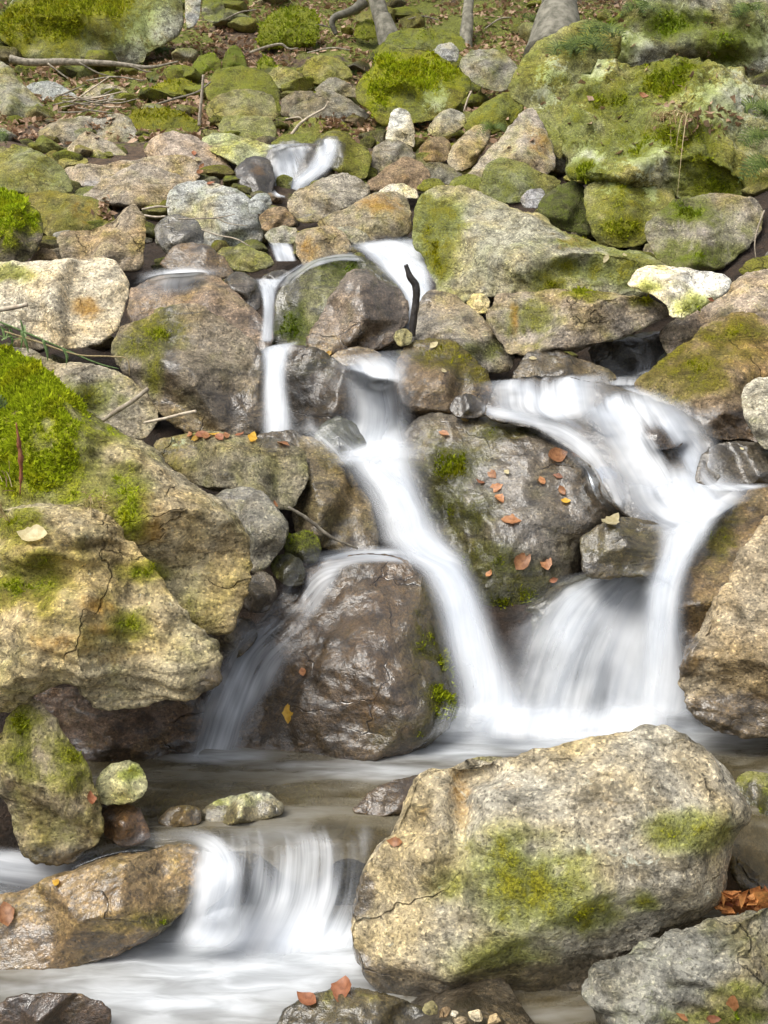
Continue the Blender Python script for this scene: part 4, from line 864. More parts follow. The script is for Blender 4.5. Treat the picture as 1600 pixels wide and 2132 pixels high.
pool('lower_pool_water', 'milky pool at the bottom under the small fall', 0.0, -2.2, 1.6, 1.4, 2.75,
     [(520, 1990, 330, 1.0, 110), (350, 2080, 350, .6, 90), (650, 1960, 120, 1.1, 60), (60, 1820, 160, .9, 50)], base=.15)
pool('middle_pool_water', 'brown pool with a white boil below the chute', 0.22, -1.0, 1.75, 2.69, 3.75,
     [(1130, 1520, 330, 1.35, 50), (1230, 1480, 240, 1.1, 50), (950, 1560, 170, .75, 32), (780, 1600, 200, .45, 25), (440, 1575, 120, .55, 16), (640, 1592, 130, .4, 12), (600, 1740, 160, .25, 20)],
     base=.1, edge=lambda X: 2.69 + 0.02 * np.sin(X * 6 + 1) + 0.012 * np.sin(X * 23 + 1), slope=lambda X, Y: -0.13 * np.clip((2.77 + .03 * np.sin(X * 6 + 1) + .015 * np.sin(X * 19) - Y) / 0.13, 0, 1) ** 2, left=lambda Y: -0.72 - (Y - 2.6) * 0.9)
stream('left_pool_water', 'thin white run behind the glossy tan rock', [(-80, 1740, -80, 1900, 2.75, .5), (20, 1760, 10, 1880, 2.72, .55), (120, 1770, 110, 1850, 2.7, .45), (230, 1760, 230, 1810, 2.68, .25)], fade=(.01, .3))
W_ = 'waterfall'
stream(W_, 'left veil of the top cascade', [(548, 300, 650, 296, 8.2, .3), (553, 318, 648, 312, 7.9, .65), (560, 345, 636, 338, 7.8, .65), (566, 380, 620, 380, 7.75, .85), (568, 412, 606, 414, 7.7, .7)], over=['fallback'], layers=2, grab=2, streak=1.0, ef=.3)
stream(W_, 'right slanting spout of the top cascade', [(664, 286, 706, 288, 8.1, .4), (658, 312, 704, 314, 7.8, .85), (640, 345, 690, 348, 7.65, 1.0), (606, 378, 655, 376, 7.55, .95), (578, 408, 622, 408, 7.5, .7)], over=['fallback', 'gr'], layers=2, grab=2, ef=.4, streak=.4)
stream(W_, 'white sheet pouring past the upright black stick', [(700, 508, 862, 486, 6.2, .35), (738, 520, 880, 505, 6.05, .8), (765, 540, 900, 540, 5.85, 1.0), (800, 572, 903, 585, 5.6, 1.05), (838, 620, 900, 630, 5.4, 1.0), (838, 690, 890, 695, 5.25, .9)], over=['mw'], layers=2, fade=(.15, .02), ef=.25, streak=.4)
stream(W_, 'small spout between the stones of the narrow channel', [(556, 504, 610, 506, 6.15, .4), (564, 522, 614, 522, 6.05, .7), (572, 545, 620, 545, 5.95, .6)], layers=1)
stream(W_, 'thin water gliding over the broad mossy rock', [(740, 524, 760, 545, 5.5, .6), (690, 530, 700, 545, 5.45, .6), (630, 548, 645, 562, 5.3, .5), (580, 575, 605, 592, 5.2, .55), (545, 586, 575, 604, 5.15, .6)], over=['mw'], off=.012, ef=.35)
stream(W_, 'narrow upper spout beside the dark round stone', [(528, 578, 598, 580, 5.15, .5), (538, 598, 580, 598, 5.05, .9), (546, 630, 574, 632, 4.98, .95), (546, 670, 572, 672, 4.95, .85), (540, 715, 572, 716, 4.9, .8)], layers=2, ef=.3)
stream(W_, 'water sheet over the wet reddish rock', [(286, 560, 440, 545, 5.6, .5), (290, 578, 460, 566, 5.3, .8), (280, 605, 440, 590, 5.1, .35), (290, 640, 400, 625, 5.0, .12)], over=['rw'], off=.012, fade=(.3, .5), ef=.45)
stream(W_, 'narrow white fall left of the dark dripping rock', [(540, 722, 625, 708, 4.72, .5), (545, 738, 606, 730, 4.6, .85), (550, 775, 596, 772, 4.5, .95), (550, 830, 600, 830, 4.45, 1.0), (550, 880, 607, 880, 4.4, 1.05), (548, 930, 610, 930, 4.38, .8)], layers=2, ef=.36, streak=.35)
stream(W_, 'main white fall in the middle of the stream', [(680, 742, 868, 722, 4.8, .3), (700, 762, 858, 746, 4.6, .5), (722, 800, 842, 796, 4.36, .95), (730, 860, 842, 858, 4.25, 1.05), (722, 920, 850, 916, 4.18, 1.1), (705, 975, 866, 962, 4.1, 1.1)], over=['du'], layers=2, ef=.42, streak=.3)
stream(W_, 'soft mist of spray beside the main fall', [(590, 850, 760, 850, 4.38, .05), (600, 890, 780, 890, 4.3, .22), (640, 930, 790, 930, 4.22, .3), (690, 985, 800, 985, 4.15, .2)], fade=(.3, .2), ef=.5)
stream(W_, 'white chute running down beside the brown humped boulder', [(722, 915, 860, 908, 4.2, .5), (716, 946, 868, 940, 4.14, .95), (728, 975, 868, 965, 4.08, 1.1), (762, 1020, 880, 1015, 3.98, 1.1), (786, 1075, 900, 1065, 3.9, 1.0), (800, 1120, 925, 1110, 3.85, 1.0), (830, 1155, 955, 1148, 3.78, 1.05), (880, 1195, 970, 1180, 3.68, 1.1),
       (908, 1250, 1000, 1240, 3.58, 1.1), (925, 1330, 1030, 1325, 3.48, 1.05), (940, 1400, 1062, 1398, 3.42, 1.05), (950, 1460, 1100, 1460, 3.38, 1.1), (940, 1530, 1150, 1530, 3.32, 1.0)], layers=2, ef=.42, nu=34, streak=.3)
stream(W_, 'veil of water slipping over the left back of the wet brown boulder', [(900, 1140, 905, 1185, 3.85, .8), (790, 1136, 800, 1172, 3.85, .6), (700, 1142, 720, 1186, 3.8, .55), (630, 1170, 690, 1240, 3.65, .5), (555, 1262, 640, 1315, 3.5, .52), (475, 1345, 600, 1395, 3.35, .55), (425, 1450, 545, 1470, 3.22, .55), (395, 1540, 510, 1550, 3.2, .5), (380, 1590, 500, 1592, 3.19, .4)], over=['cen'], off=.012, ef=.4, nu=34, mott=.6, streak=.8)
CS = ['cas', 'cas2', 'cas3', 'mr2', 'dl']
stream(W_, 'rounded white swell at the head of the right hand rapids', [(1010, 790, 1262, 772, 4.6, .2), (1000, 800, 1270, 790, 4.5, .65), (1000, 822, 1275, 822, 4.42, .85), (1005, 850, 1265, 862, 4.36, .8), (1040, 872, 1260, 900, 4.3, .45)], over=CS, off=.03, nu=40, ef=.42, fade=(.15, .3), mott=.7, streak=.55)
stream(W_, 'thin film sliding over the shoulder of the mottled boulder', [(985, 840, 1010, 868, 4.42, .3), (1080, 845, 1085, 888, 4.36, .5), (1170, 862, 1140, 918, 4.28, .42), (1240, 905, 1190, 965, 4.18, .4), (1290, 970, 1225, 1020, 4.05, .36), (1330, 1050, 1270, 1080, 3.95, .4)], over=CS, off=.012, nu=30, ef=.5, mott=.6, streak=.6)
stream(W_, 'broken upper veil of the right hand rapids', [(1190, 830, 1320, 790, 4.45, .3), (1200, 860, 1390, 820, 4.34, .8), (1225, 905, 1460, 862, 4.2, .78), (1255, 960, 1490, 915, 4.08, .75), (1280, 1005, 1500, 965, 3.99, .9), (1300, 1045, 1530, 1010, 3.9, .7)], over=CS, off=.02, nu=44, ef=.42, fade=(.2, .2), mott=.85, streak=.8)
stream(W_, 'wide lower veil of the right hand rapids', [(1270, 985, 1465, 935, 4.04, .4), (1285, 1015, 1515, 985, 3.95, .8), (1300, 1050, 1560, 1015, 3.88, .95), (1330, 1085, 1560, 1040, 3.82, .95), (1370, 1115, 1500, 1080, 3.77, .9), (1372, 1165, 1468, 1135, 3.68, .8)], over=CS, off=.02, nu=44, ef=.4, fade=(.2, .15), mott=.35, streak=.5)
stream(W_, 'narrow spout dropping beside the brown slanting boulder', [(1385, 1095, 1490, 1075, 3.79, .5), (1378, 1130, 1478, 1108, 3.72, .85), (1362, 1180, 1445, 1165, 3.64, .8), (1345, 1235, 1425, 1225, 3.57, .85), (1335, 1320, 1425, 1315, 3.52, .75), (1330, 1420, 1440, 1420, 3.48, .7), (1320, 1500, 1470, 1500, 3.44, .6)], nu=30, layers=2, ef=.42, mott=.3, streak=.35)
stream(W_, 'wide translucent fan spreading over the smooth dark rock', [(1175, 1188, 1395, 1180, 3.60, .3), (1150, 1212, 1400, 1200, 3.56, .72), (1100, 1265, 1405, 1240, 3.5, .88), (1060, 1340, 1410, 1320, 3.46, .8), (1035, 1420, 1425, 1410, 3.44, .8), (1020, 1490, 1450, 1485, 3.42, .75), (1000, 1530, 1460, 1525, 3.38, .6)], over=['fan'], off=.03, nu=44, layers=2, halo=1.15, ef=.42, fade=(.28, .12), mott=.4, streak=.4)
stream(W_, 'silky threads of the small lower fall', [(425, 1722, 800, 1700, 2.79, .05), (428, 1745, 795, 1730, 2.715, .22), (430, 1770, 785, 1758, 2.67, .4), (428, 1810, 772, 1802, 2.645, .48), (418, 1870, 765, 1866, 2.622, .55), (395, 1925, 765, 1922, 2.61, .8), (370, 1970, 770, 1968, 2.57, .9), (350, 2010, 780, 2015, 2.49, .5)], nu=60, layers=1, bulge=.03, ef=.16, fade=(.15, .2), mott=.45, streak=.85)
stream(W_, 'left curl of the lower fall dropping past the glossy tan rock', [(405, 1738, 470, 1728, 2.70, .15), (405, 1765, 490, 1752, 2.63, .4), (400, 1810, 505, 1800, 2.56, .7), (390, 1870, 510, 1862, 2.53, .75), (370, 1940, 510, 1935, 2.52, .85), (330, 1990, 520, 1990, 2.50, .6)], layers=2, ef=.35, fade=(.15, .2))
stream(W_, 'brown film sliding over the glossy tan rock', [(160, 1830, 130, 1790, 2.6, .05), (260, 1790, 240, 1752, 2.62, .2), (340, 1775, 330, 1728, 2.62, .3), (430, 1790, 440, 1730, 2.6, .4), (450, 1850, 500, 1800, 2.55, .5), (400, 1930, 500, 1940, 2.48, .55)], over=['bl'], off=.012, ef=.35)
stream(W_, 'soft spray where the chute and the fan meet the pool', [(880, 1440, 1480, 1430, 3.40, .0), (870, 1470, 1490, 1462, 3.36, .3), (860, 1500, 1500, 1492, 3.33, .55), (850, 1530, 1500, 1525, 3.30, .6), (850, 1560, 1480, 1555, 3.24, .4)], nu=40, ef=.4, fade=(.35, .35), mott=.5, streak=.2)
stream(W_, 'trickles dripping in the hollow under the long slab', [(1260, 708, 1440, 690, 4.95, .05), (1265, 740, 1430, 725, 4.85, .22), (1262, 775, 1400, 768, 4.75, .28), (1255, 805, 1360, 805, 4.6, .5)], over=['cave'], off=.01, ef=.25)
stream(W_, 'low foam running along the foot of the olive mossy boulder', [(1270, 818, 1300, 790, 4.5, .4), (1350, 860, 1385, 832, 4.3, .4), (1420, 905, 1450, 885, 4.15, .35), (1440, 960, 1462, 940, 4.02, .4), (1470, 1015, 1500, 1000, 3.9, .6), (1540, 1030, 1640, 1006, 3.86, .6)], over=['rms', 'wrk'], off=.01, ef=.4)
# ------------------------------------------------------------------ loose rubble filling the gaps
def icosphere():
    t = (1 + 5 ** .5) / 2
    V = np.array([(-1, t, 0), (1, t, 0), (-1, -t, 0), (1, -t, 0), (0, -1, t), (0, 1, t), (0, -1, -t), (0, 1, -t), (t, 0, -1), (t, 0, 1), (-t, 0, -1), (-t, 0, 1)], float)
    F = [(0, 11, 5), (0, 5, 1), (0, 1, 7), (0, 7, 10), (0, 10, 11), (1, 5, 9), (5, 11, 4), (11, 10, 2), (10, 7, 6), (7, 1, 8), (3, 9, 4), (3, 4, 2), (3, 2, 6), (3, 6, 8), (3, 8, 9), (4, 9, 5), (2, 4, 11), (6, 2, 10), (8, 6, 7), (9, 8, 1)]
    V = [v / np.linalg.norm(v) for v in V]
    for _ in range(3):
        mid, G = {}, []
        def m(a, b):
            k = (min(a, b), max(a, b))
            if k not in mid:
                v = V[a] + V[b]; V.append(v / np.linalg.norm(v)); mid[k] = len(V) - 1
            return mid[k]
        for a, b, c in F:
            x, y, z = m(a, b), m(b, c), m(c, a)
            G += [(a, x, z), (b, y, x), (c, z, y), (x, y, z)]
        F = G
    return np.array(V), np.array(F)
IV, IF = icosphere()
def lump(size, seed, flat=.7):
    rg = np.random.default_rng(seed)
    V = IV.copy()
    for k in range(13):
        n = rg.normal(size=3); n /= np.linalg.norm(n)
        lim = rg.uniform(.5, .85)
        s = V @ n
        V = V - np.where(s > lim, (s - lim) * .97, 0)[:, None] * n
    V = V * (1 + .16 * fbm(V * 1.3 + rg.uniform(0, 90, 3), 3))[:, None]
    V = V * size * np.array([rg.uniform(.8, 1.3), rg.uniform(.8, 1.2), rg.uniform(flat * .7, flat * 1.2)])
    a = rg.uniform(0, 6.3); c, s = math.cos(a), math.sin(a)
    return V @ np.array([[c, -s, 0], [s, c, 0], [0, 0, 1]]).T
def rubble():
    VV, FF, T, MO, WE = [], [], [], [], []
    nb = 0
    rg = np.random.default_rng(11)
    for k in range(1300):
        Y = rg.uniform(4.5, 17.5) if k % 2 else rg.uniform(6.5, 12)
        X = rg.uniform(-.48, .48) * Y * .95
        size = rg.uniform(.04, .14) * (.55 + .06 * Y) * (1.35 if Y > 10 else 1)
        z = float(terrain_z(X, Y))
        if k < 90:      # stones lying on the bed of the middle pool
            X, Y, size = rg.uniform(-.9, 1.0), rg.uniform(2.78, 3.35), rg.uniform(.03, .08)
            z = .13 - size * .3
        if Y > 9.5 and rg.random() < .5: continue
        V = lump(size, 1000 + k) + np.array([X, Y, z + size * .25])
        VV.append(V); FF.append(IF + nb); nb += len(V)
        c = np.array([GREY, TAN, BROWN, WARM, OLIVE, DARK, DARK][rg.integers(7)]) * rg.uniform(.6, 1.0)
        T.append(np.tile(c, (len(V), 1)))
        MO.append(np.full(len(V), rg.uniform(-.1, .45) + (.15 if Y > 8 else 0) + (.08 if Y > 10.5 else 0)) + .25 * sstep(0, 1, IV[:, 2]))
        WE.append(np.full(len(V), .5 * sstep(6.5, 4, Y)))
    me = make_mesh('rubble', np.concatenate(VV), np.concatenate(FF))
    set_attr(me, 'moss', np.concatenate(MO)); set_attr(me, 'wet', np.concatenate(WE))
    for k in ('ochre', 'dark'): set_attr(me, k, np.zeros(nb))
    set_attr(me, 'lichen', np.full(nb, .2))
    set_col(me, 'tint', np.concatenate(T)); set_col(me, 'mosstint', (1, 1, 1))
    link('rubble', me, M['rock'], kind='stuff', label='loose stones filling the gaps between the boulders', cat='rubble')
rubble()

# pebbles on the bottom edge
for k, (x, y, r, c, lab) in enumerate([(898, 2098, 25, OLIVE, 'largest oval pebble under the massive boulder'), (925, 2108, 16, BROWN, 'brown pebble next to the largest oval one'), (946, 2112, 12, PALE, 'smallest white pebble of the gravel pocket'),
        (958, 2126, 17, WARM, 'tan pebble in the middle of the gravel pocket'), (992, 2114, 20, PALE, 'pale egg shaped pebble of the gravel pocket'), (1028, 2124, 17, WARM, 'outermost pebble of the gravel pocket towards the slab'), (930, 2132, 16, GREY, 'grey pebble cut by the lower picture edge')]):
    P = at(np.array(x), np.array(y), np.array(2.17))
    V = lump(r * MPP * 2.17, 300 + k, .75)
    me = make_mesh('pebble', V, IF)
    for a_ in ('moss', 'ochre', 'dark'): set_attr(me, a_, np.zeros(len(V)))
    set_attr(me, 'wet', np.full(len(V), .2)); set_attr(me, 'lichen', np.full(len(V), .1))
    set_col(me, 'tint', np.array(c)); set_col(me, 'mosstint', (1, 1, 1))
    link('pebble', me, M['rock'], loc=P, label=lab, cat='pebble', group='pebbles in the gravel pocket')
gb = lump(.30, 77, .35)
me = make_mesh('gravel', gb + at(np.array(960), np.array(2175), np.array(2.2)), IF)
for a_ in ('moss', 'ochre', 'dark', 'lichen'): set_attr(me, a_, np.zeros(len(gb)))
set_attr(me, 'wet', np.full(len(gb), .6)); set_col(me, 'tint', np.array(DARK)); set_col(me, 'mosstint', (1, 1, 1))
link('gravel_bed', me, M['rock'], kind='stuff', label='dark gravel bed under the pebbles', cat='gravel')

# ------------------------------------------------------------------ leaves
dg = None
bpy.context.view_layer.update()
def scene_hit(px, py, skip_water=True):
    best, nrm = None, None
    r = Vector(ray(px, py)).normalized()
    for k, v in ROCKS.items():
        if k[0] == '_': continue
        h = v['bvh'].ray_cast(CAMV, r)
        if h[0] is not None and (best is None or h[0].y < best.y): best, nrm = h[0], h[1]
    if best is None:
        Y = np.linspace(2.2, 30, 1500)
        P = ray(px, py)[None] * Y[:, None]; P[:, 2] += CAM_Z
        b_ = np.nonzero(P[:, 2] < terrain_z(P[:, 0], P[:, 1]))[0]
        i = b_[0] if len(b_) else -1
        best, nrm = Vector(P[i]), Vector((0, -.4, .9))
    if nrm.dot(r) > 0: nrm = -nrm
    return best, nrm.normalized()
def leaf_mesh(seed, n=6):
    rg = np.random.default_rng(seed)
    t = np.linspace(-1, 1, n * 2 + 1)
    wd = np.clip(1 - np.abs(t) ** 1.8, 0, 1) * (rg.uniform(.45, .75) + .05 * rg.normal(size=len(t))) * (1 - .15 * t)
    cx, cz = rg.uniform(-.1, .8), rg.uniform(.1, .9)
    tw = rg.uniform(-.3, .3)
    V = []
    for i, s in enumerate(t):
        for e, u in ((-1, -1), (0, 0), (1, 1)):
            V.append((s, u * wd[i], cz * (u * wd[i]) ** 2 * 1.2 + cx * s * s * .6 - .2 + tw * s * u * wd[i]))
    V = np.array(V)
    i = np.arange(len(t) * 3).reshape(-1, 3)
    q = np.concatenate([np.stack([i[:-1, k], i[1:, k], i[1:, k + 1], i[:-1, k + 1]], -1) for k in (0, 1)])
    return V, q
def leaf(px, py, size, mat, label, lift=.012, group='fallen leaves on the rocks'):
    h, n = scene_hit(px, py)
    sd = int(px * 7 + py)
    rg = np.random.default_rng(sd)
    V, q = leaf_mesh(sd)
    L = size * .56 * MPP * h.y
    n = (n + Vector((0, -.25, .35)) + Vector(rg.normal(size=3) * .18)).normalized()
    a = Vector(rg.normal(size=3)); a = (a - n * a.dot(n)).normalized(); b_ = n.cross(a)
    Mx = np.array([a, b_, n])
    me = make_mesh('fallen_leaf', (V * L) @ Mx, q)
    return link('fallen_leaf', me, M[mat], loc=h + n * (lift * .6 + .12 * L), label=label, cat='leaf', group=group)
O_, Y_, C_, N_ = 'leaf_orange', 'leaf_yellow', 'leaf_cream', 'leaf_brown'
for a in [(1158, 950, 44, O_, 'largest orange leaf, highest at the right on the mottled boulder'), (1128, 1002, 20, O_, 'small orange leaf below the largest one on the mottled boulder'), (1162, 992, 20, N_, 'brownish leaf just under the largest orange leaf'),
          (1172, 1022, 22, O_, 'orange leaf above a twin near the middle right of the mottled boulder'), (1177, 1046, 20, Y_, 'yellowish leaf below its orange twin on the mottled boulder'), (1243, 1000, 24, O_, 'lone orange leaf at the foamy right flank of the mottled boulder'),
          (1000, 1006, 22, N_, 'leftmost leaf of the orange cluster on the mottled boulder'), (1026, 988, 28, O_, 'topmost leaf of the orange cluster on the mottled boulder'), (1032, 1018, 34, O_, 'biggest leaf in the orange cluster on the mottled boulder'), (1040, 1040, 26, O_, 'lowest leaf of the orange cluster on the mottled boulder'),
          (1065, 1085, 40, O_, 'curled orange leaf below the cluster on the mottled boulder'), (1090, 1168, 44, O_, 'big orange leaf low on the mottled boulder, left of a pair'), (1136, 1170, 38, O_, 'big orange leaf low on the mottled boulder, right of a pair'), (1020, 1197, 18, O_, 'tiny orange leaf above the mossy foot of the mottled boulder'),
          (1152, 1208, 18, N_, 'small brown leaf under the low pair on the mottled boulder'), (968, 877, 26, Y_, 'pale orange leaf on the top edge of the mottled boulder'), (925, 903, 24, O_, 'dull leaf near the upper left of the mottled boulder'), (1055, 985, 14, C_, 'tiny pale leaf right of the orange cluster'),
          (632, 1403, 28, O_, 'orange leaf on the glistening wet boulder'), (602, 1485, 42, Y_, 'golden yellow leaf low on the glistening wet boulder'), (903, 721, 22, C_, 'cream leaf on the crown of the olive topped boulder'), (924, 775, 14, C_, 'tiny cream leaf on the front of the olive topped boulder'),
          (686, 737, 16, Y_, 'small yellow leaf at the lip of the main fall'), (590, 926, 30, O_, 'orange leaf at the right end of the leaf strewn slab'), (572, 1053, 18, O_, 'bright leaf stuck on the smooth grey green rock'), (72, 1121, 62, C_, 'large cream leaf on the shelf of the rust stained ledge'),
          (824, 1754, 34, O_, 'orange leaf caught on the left edge of the massive boulder'), (715, 2066, 62, N_, 'larger red brown leaf on the bottom centre rock'), (640, 2086, 54, N_, 'smaller tilted brown leaf on the bottom centre rock'),
          (1526, 2088, 44, O_, 'largest tan leaf on the layered slab'), (1418, 2120, 28, O_, 'tan leaf at the lower edge of the layered slab'), (1482, 2122, 34, N_, 'brown leaf between two tan ones on the layered slab'), (122, 1840, 30, Y_, 'amber leaf on the glossy tan rock'), (14, 1906, 54, O_, 'pale orange leaf at the left end of the glossy tan rock'),
          (186, 1664, 30, N_, 'red brown leaf wedged beside the pale yellow stone'), (1080, 742, 16, C_, 'cream leaf at the left on the dark rock below the slab'), (1110, 748, 16, C_, 'cream leaf at the right on the dark rock below the slab'), (1545, 936, 10, C_, 'tiny cream leaf on the low wet rock in the foam'),
          (1262, 540, 20, C_, 'cream leaf on the sloping tail of the great wedge boulder'), (1300, 534, 14, C_, 'tiny pale leaf higher on the tail of the great wedge boulder'), (1340, 200, 18, O_, 'orange leaf on the moss of the vast right boulder'), (1478, 625, 14, N_, 'tiny brown leaf under the chalk white rock'),
          (1270, 1090, 66, C_, 'dead tan leaf flattened on the tilted ledge stone')]:
    leaf(*a)
for k, (x, y) in enumerate([(398, 905), (420, 903), (445, 904), (470, 906), (500, 905), (525, 909), (430, 908), (458, 909), (410, 908)]):
    leaf(x, y + 4, 20 + (k * 7) % 9, (O_, N_, Y_)[k % 3], ('first', 'second', 'third', 'fourth', 'fifth', 'sixth', 'seventh', 'eighth', 'ninth')[sorted([398, 420, 445, 470, 500, 525, 430, 458, 410]).index(x)] + ' leaf from the left in the row along the grey slab top', group='leaves along the slab top')
for k, (x, y) in enumerate([(400, 320), (408, 335), (416, 348), (424, 362), (430, 376), (412, 360), (436, 384), (420, 375)]):
    leaf(x + 4, y, 16, (N_, C_, O_)[k % 3], ('first', 'second', 'third', 'fourth', 'fifth', 'sixth', 'seventh', 'eighth')[sorted([320, 335, 348, 362, 376, 360, 384, 375]).index(y)] + ' dead leaf from the top on the end of the ridge backed rock', group='leaves on the ridge backed rock')

def leaf_mass(name, pts, size, mat, label, seed, spread=.5, zl=.01, cat='leaves'):
    rg = np.random.default_rng(seed)
    VV, QQ, nb = [], [], 0
    protos = [leaf_mesh(900 + k, 1) for k in range(8)]
    for P in pts:
        V, q = protos[rg.integers(8)]
        n = Vector((0, -.1, 1)) + Vector(rg.normal(size=3) * spread); n.normalize()
        a = Vector(rg.normal(size=3)); a = (a - n * a.dot(n)).normalized(); b_ = n.cross(a)
        W = (V * size * rg.uniform(.6, 1.2)) @ np.array([a, b_, n]) + np.array(P) + np.array([0, 0, zl])
        VV.append(W); QQ.append(q + nb); nb += len(V)
    me = make_mesh(name, np.concatenate(VV), np.concatenate(QQ))
    return link(name, me, M[mat], kind='stuff', label=label, cat=cat)
rg = np.random.default_rng(5)
X = rg.uniform(-.5, .5, 42000); Y = rg.uniform(9.2, 20, 42000); X = X * Y
keep = fbm(np.stack([X * .8, Y * .8, 0 * X], -1), 3) > -.28
X, Y = X[keep], Y[keep]
leaf_mass('leaf_litter', np.stack([X, Y, terrain_z(X, Y)], -1), .04, 'litter', 'brown beech leaf litter covering the upper slope', 6, zl=.03)
pp = [at(np.array(rg.uniform(1492, 1620)), np.array(rg.uniform(1862, 1905)), np.array(2.55 + rg.uniform(-.1, .05))) for _ in range(90)]
leaf_mass('leaf_pile', pp, .028, 'pile', 'heap of wet orange leaves behind the layered slab', 8, .8)
pp = []
for _ in range(60):
    h, n = scene_hit(rg.uniform(1350, 1540), 225 + rg.normal() * 14 + rg.uniform(0, 60)); pp.append(h)
for _ in range(70):
    h, n = scene_hit(rg.uniform(1040, 1600), rg.uniform(20, 330)); pp.append(h)
leaf_mass('fallen_leaves', pp, .03, 'litter', 'scattered tan leaves caught on the mossy right bank', 9, .6)
pp = []
for _ in range(90):
    h, n = scene_hit(690 + rg.normal() * 30, 258 + rg.normal() * 8); pp.append(h)
for _ in range(40):
    h, n = scene_hit(210 + rg.normal() * 16, 258 + rg.normal() * 14); pp.append(h)
for _ in range(40):
    h, n = scene_hit(225 + rg.normal() * 12, 440 + rg.normal() * 12); pp.append(h)
leaf_mass('leaf_drift', pp, .03, 'litter', 'small drifts of dead leaves in hollows between the upper rocks', 10, .6)

# ------------------------------------------------------------------ sticks, stems, roots
def tube(name, pts, rad, mat, label=None, cat=None, parent=None, ns=8, seg=8, jit=.12, group=None, origin=None):
    """pts: 3-D points; rad: list of radii (m)"""
    P = catmull(np.asarray(pts, float), max(2, seg * (len(pts) - 1) + 1))
    r = np.interp(np.linspace(0, 1, len(P)), np.linspace(0, 1, len(rad)), rad)
    T = np.gradient(P, axis=0); T /= np.linalg.norm(T, axis=1)[:, None] + 1e-9
    up = np.array([.3, .2, 1.0]) if abs(T[:, 2]).mean() < .8 else np.array([1, .2, .1])
    A = np.cross(T, up); A /= np.linalg.norm(A, axis=1)[:, None]
    B2 = np.cross(T, A)
    an = np.linspace(0, 2 * math.pi, ns, endpoint=False)
    ring = P[:, None] + (np.cos(an)[None, :, None] * A[:, None] + np.sin(an)[None, :, None] * B2[:, None]) * r[:, None, None]
    V = ring.reshape(-1, 3)
    V = V + (V - np.repeat(P, ns, 0)) * (jit * 2 * fbm(V / (r.max() * 4), 3))[:, None]
    i = np.arange(len(P) * ns).reshape(-1, ns)
    q = np.stack([i[:-1], np.roll(i[:-1], -1, 1), np.roll(i[1:], -1, 1), i[1:]], -1).reshape(-1, 4)
    V = np.vstack([V, P[0], P[-1]])
    c0, c1 = len(V) - 2, len(V) - 1
    caps = np.concatenate([np.stack([np.full(ns, c0), np.roll(i[0], -1), i[0]], -1), np.stack([np.full(ns, c1), i[-1], np.roll(i[-1], -1)], -1)])
    org = np.array(P[0]) if origin is None else origin
    me = make_mesh(name, V - org, [q, caps])
    return link(name, me, M[mat], parent=parent, loc=org if parent is None else None, label=label, cat=cat, group=group), org
def stick(name, px, d, wpx, mat, label, cat='branch', **k):
    """px: list of (px,py) or (px,py,d)"""
    pts = [at(np.array(p[0]), np.array(p[1]), np.array(p[2] if len(p) > 2 else d)) for p in px]
    return tube(name, pts, [w * .5 * MPP * d for w in wpx], mat, label, cat, **k)
def twig_on(o, org, px, d, wpx, mat):
    pts = [at(np.array(p[0]), np.array(p[1]), np.array(d)) for p in px]
    tube('side_twig', pts, [w * .5 * MPP * d for w in wpx], mat, parent=o, origin=org, ns=6, seg=5)

b_, g_ = stick('fallen_branch', [(22, 122), (60, 130), (140, 129), (240, 133), (310, 140), (372, 128)], 11.6, [16, 15, 13, 11, 7, 3], 'bark', 'long pale branch lying across the slope below the huge boulder')
for p in ([(100, 132), (130, 155), (160, 175)], [(165, 130), (205, 152), (250, 163)], [(270, 136), (300, 148), (320, 150)]): twig_on(b_, g_, p, 11.5, [4, 3, 1.5], 'bark')
b_, g_ = stick('bare_stick', [(424, 156), (421, 195), (417, 235), (415, 262)], 9.1, [4.5, 6, 6, 7], 'deadwood', 'upright bare stick in front of the stacked three boulders')
b_, g_ = stick('dead_branch', [(603, 287), (625, 258), (650, 240), (675, 226), (684, 211)], 8.9, [6, 6, 5, 4, 3], 'deadwood', 'forked dead branch above the top cascade')
twig_on(b_, g_, [(632, 252), (622, 244), (595, 248)], 8.9, [4, 3, 2], 'deadwood')
b_, g_ = stick('white_twig', [(372, 456), (420, 455), (455, 453), (490, 446)], 6.62, [2.5, 3, 3, 1.5], 'deadwood', 'upper fine white twig across the blue grey block', cat='twig')
twig_on(b_, g_, [(452, 453), (475, 465), (515, 470)], 6.6, [3, 2, 1.2], 'deadwood')
stick('white_twig', [(420, 478), (455, 490), (490, 497), (520, 512)], 6.5, [2, 3, 3, 2], 'deadwood', 'lower fine white twig across the blue grey block', cat='twig')
stick('broken_stick', [(214, 876), (240, 858), (275, 836), (309, 809)], 3.45, [8, 11, 10, 9], 'deadwood', 'thick broken stick leaning on the grey slab')
stick('broken_stick', [(300, 880), (340, 872), (380, 862), (409, 856)], 3.62, [5, 6, 7, 7], 'deadwood', 'thinner broken stick reaching out over the water')
stick('broken_stick', [(-30, 648), (20, 642), (58, 634)], 4.4, [11, 10, 8], 'deadwood', 'dry stick lying on the smooth tan rock at the picture edge')
stick('black_stick', [(857, 700), (862, 660), (867, 625), (866, 595), (854, 575), (845, 551)], 4.98, [15, 16, 18, 16, 14, 8], 'darkwood', 'upright black waterlogged stick in the white sheet', jit=.25)
stick('thin_root', [(600, 1055), (640, 1080), (690, 1118), (745, 1142)], 3.62, [5, 8, 7, 4], 'bark', 'thin root hanging across the brown humped boulder')
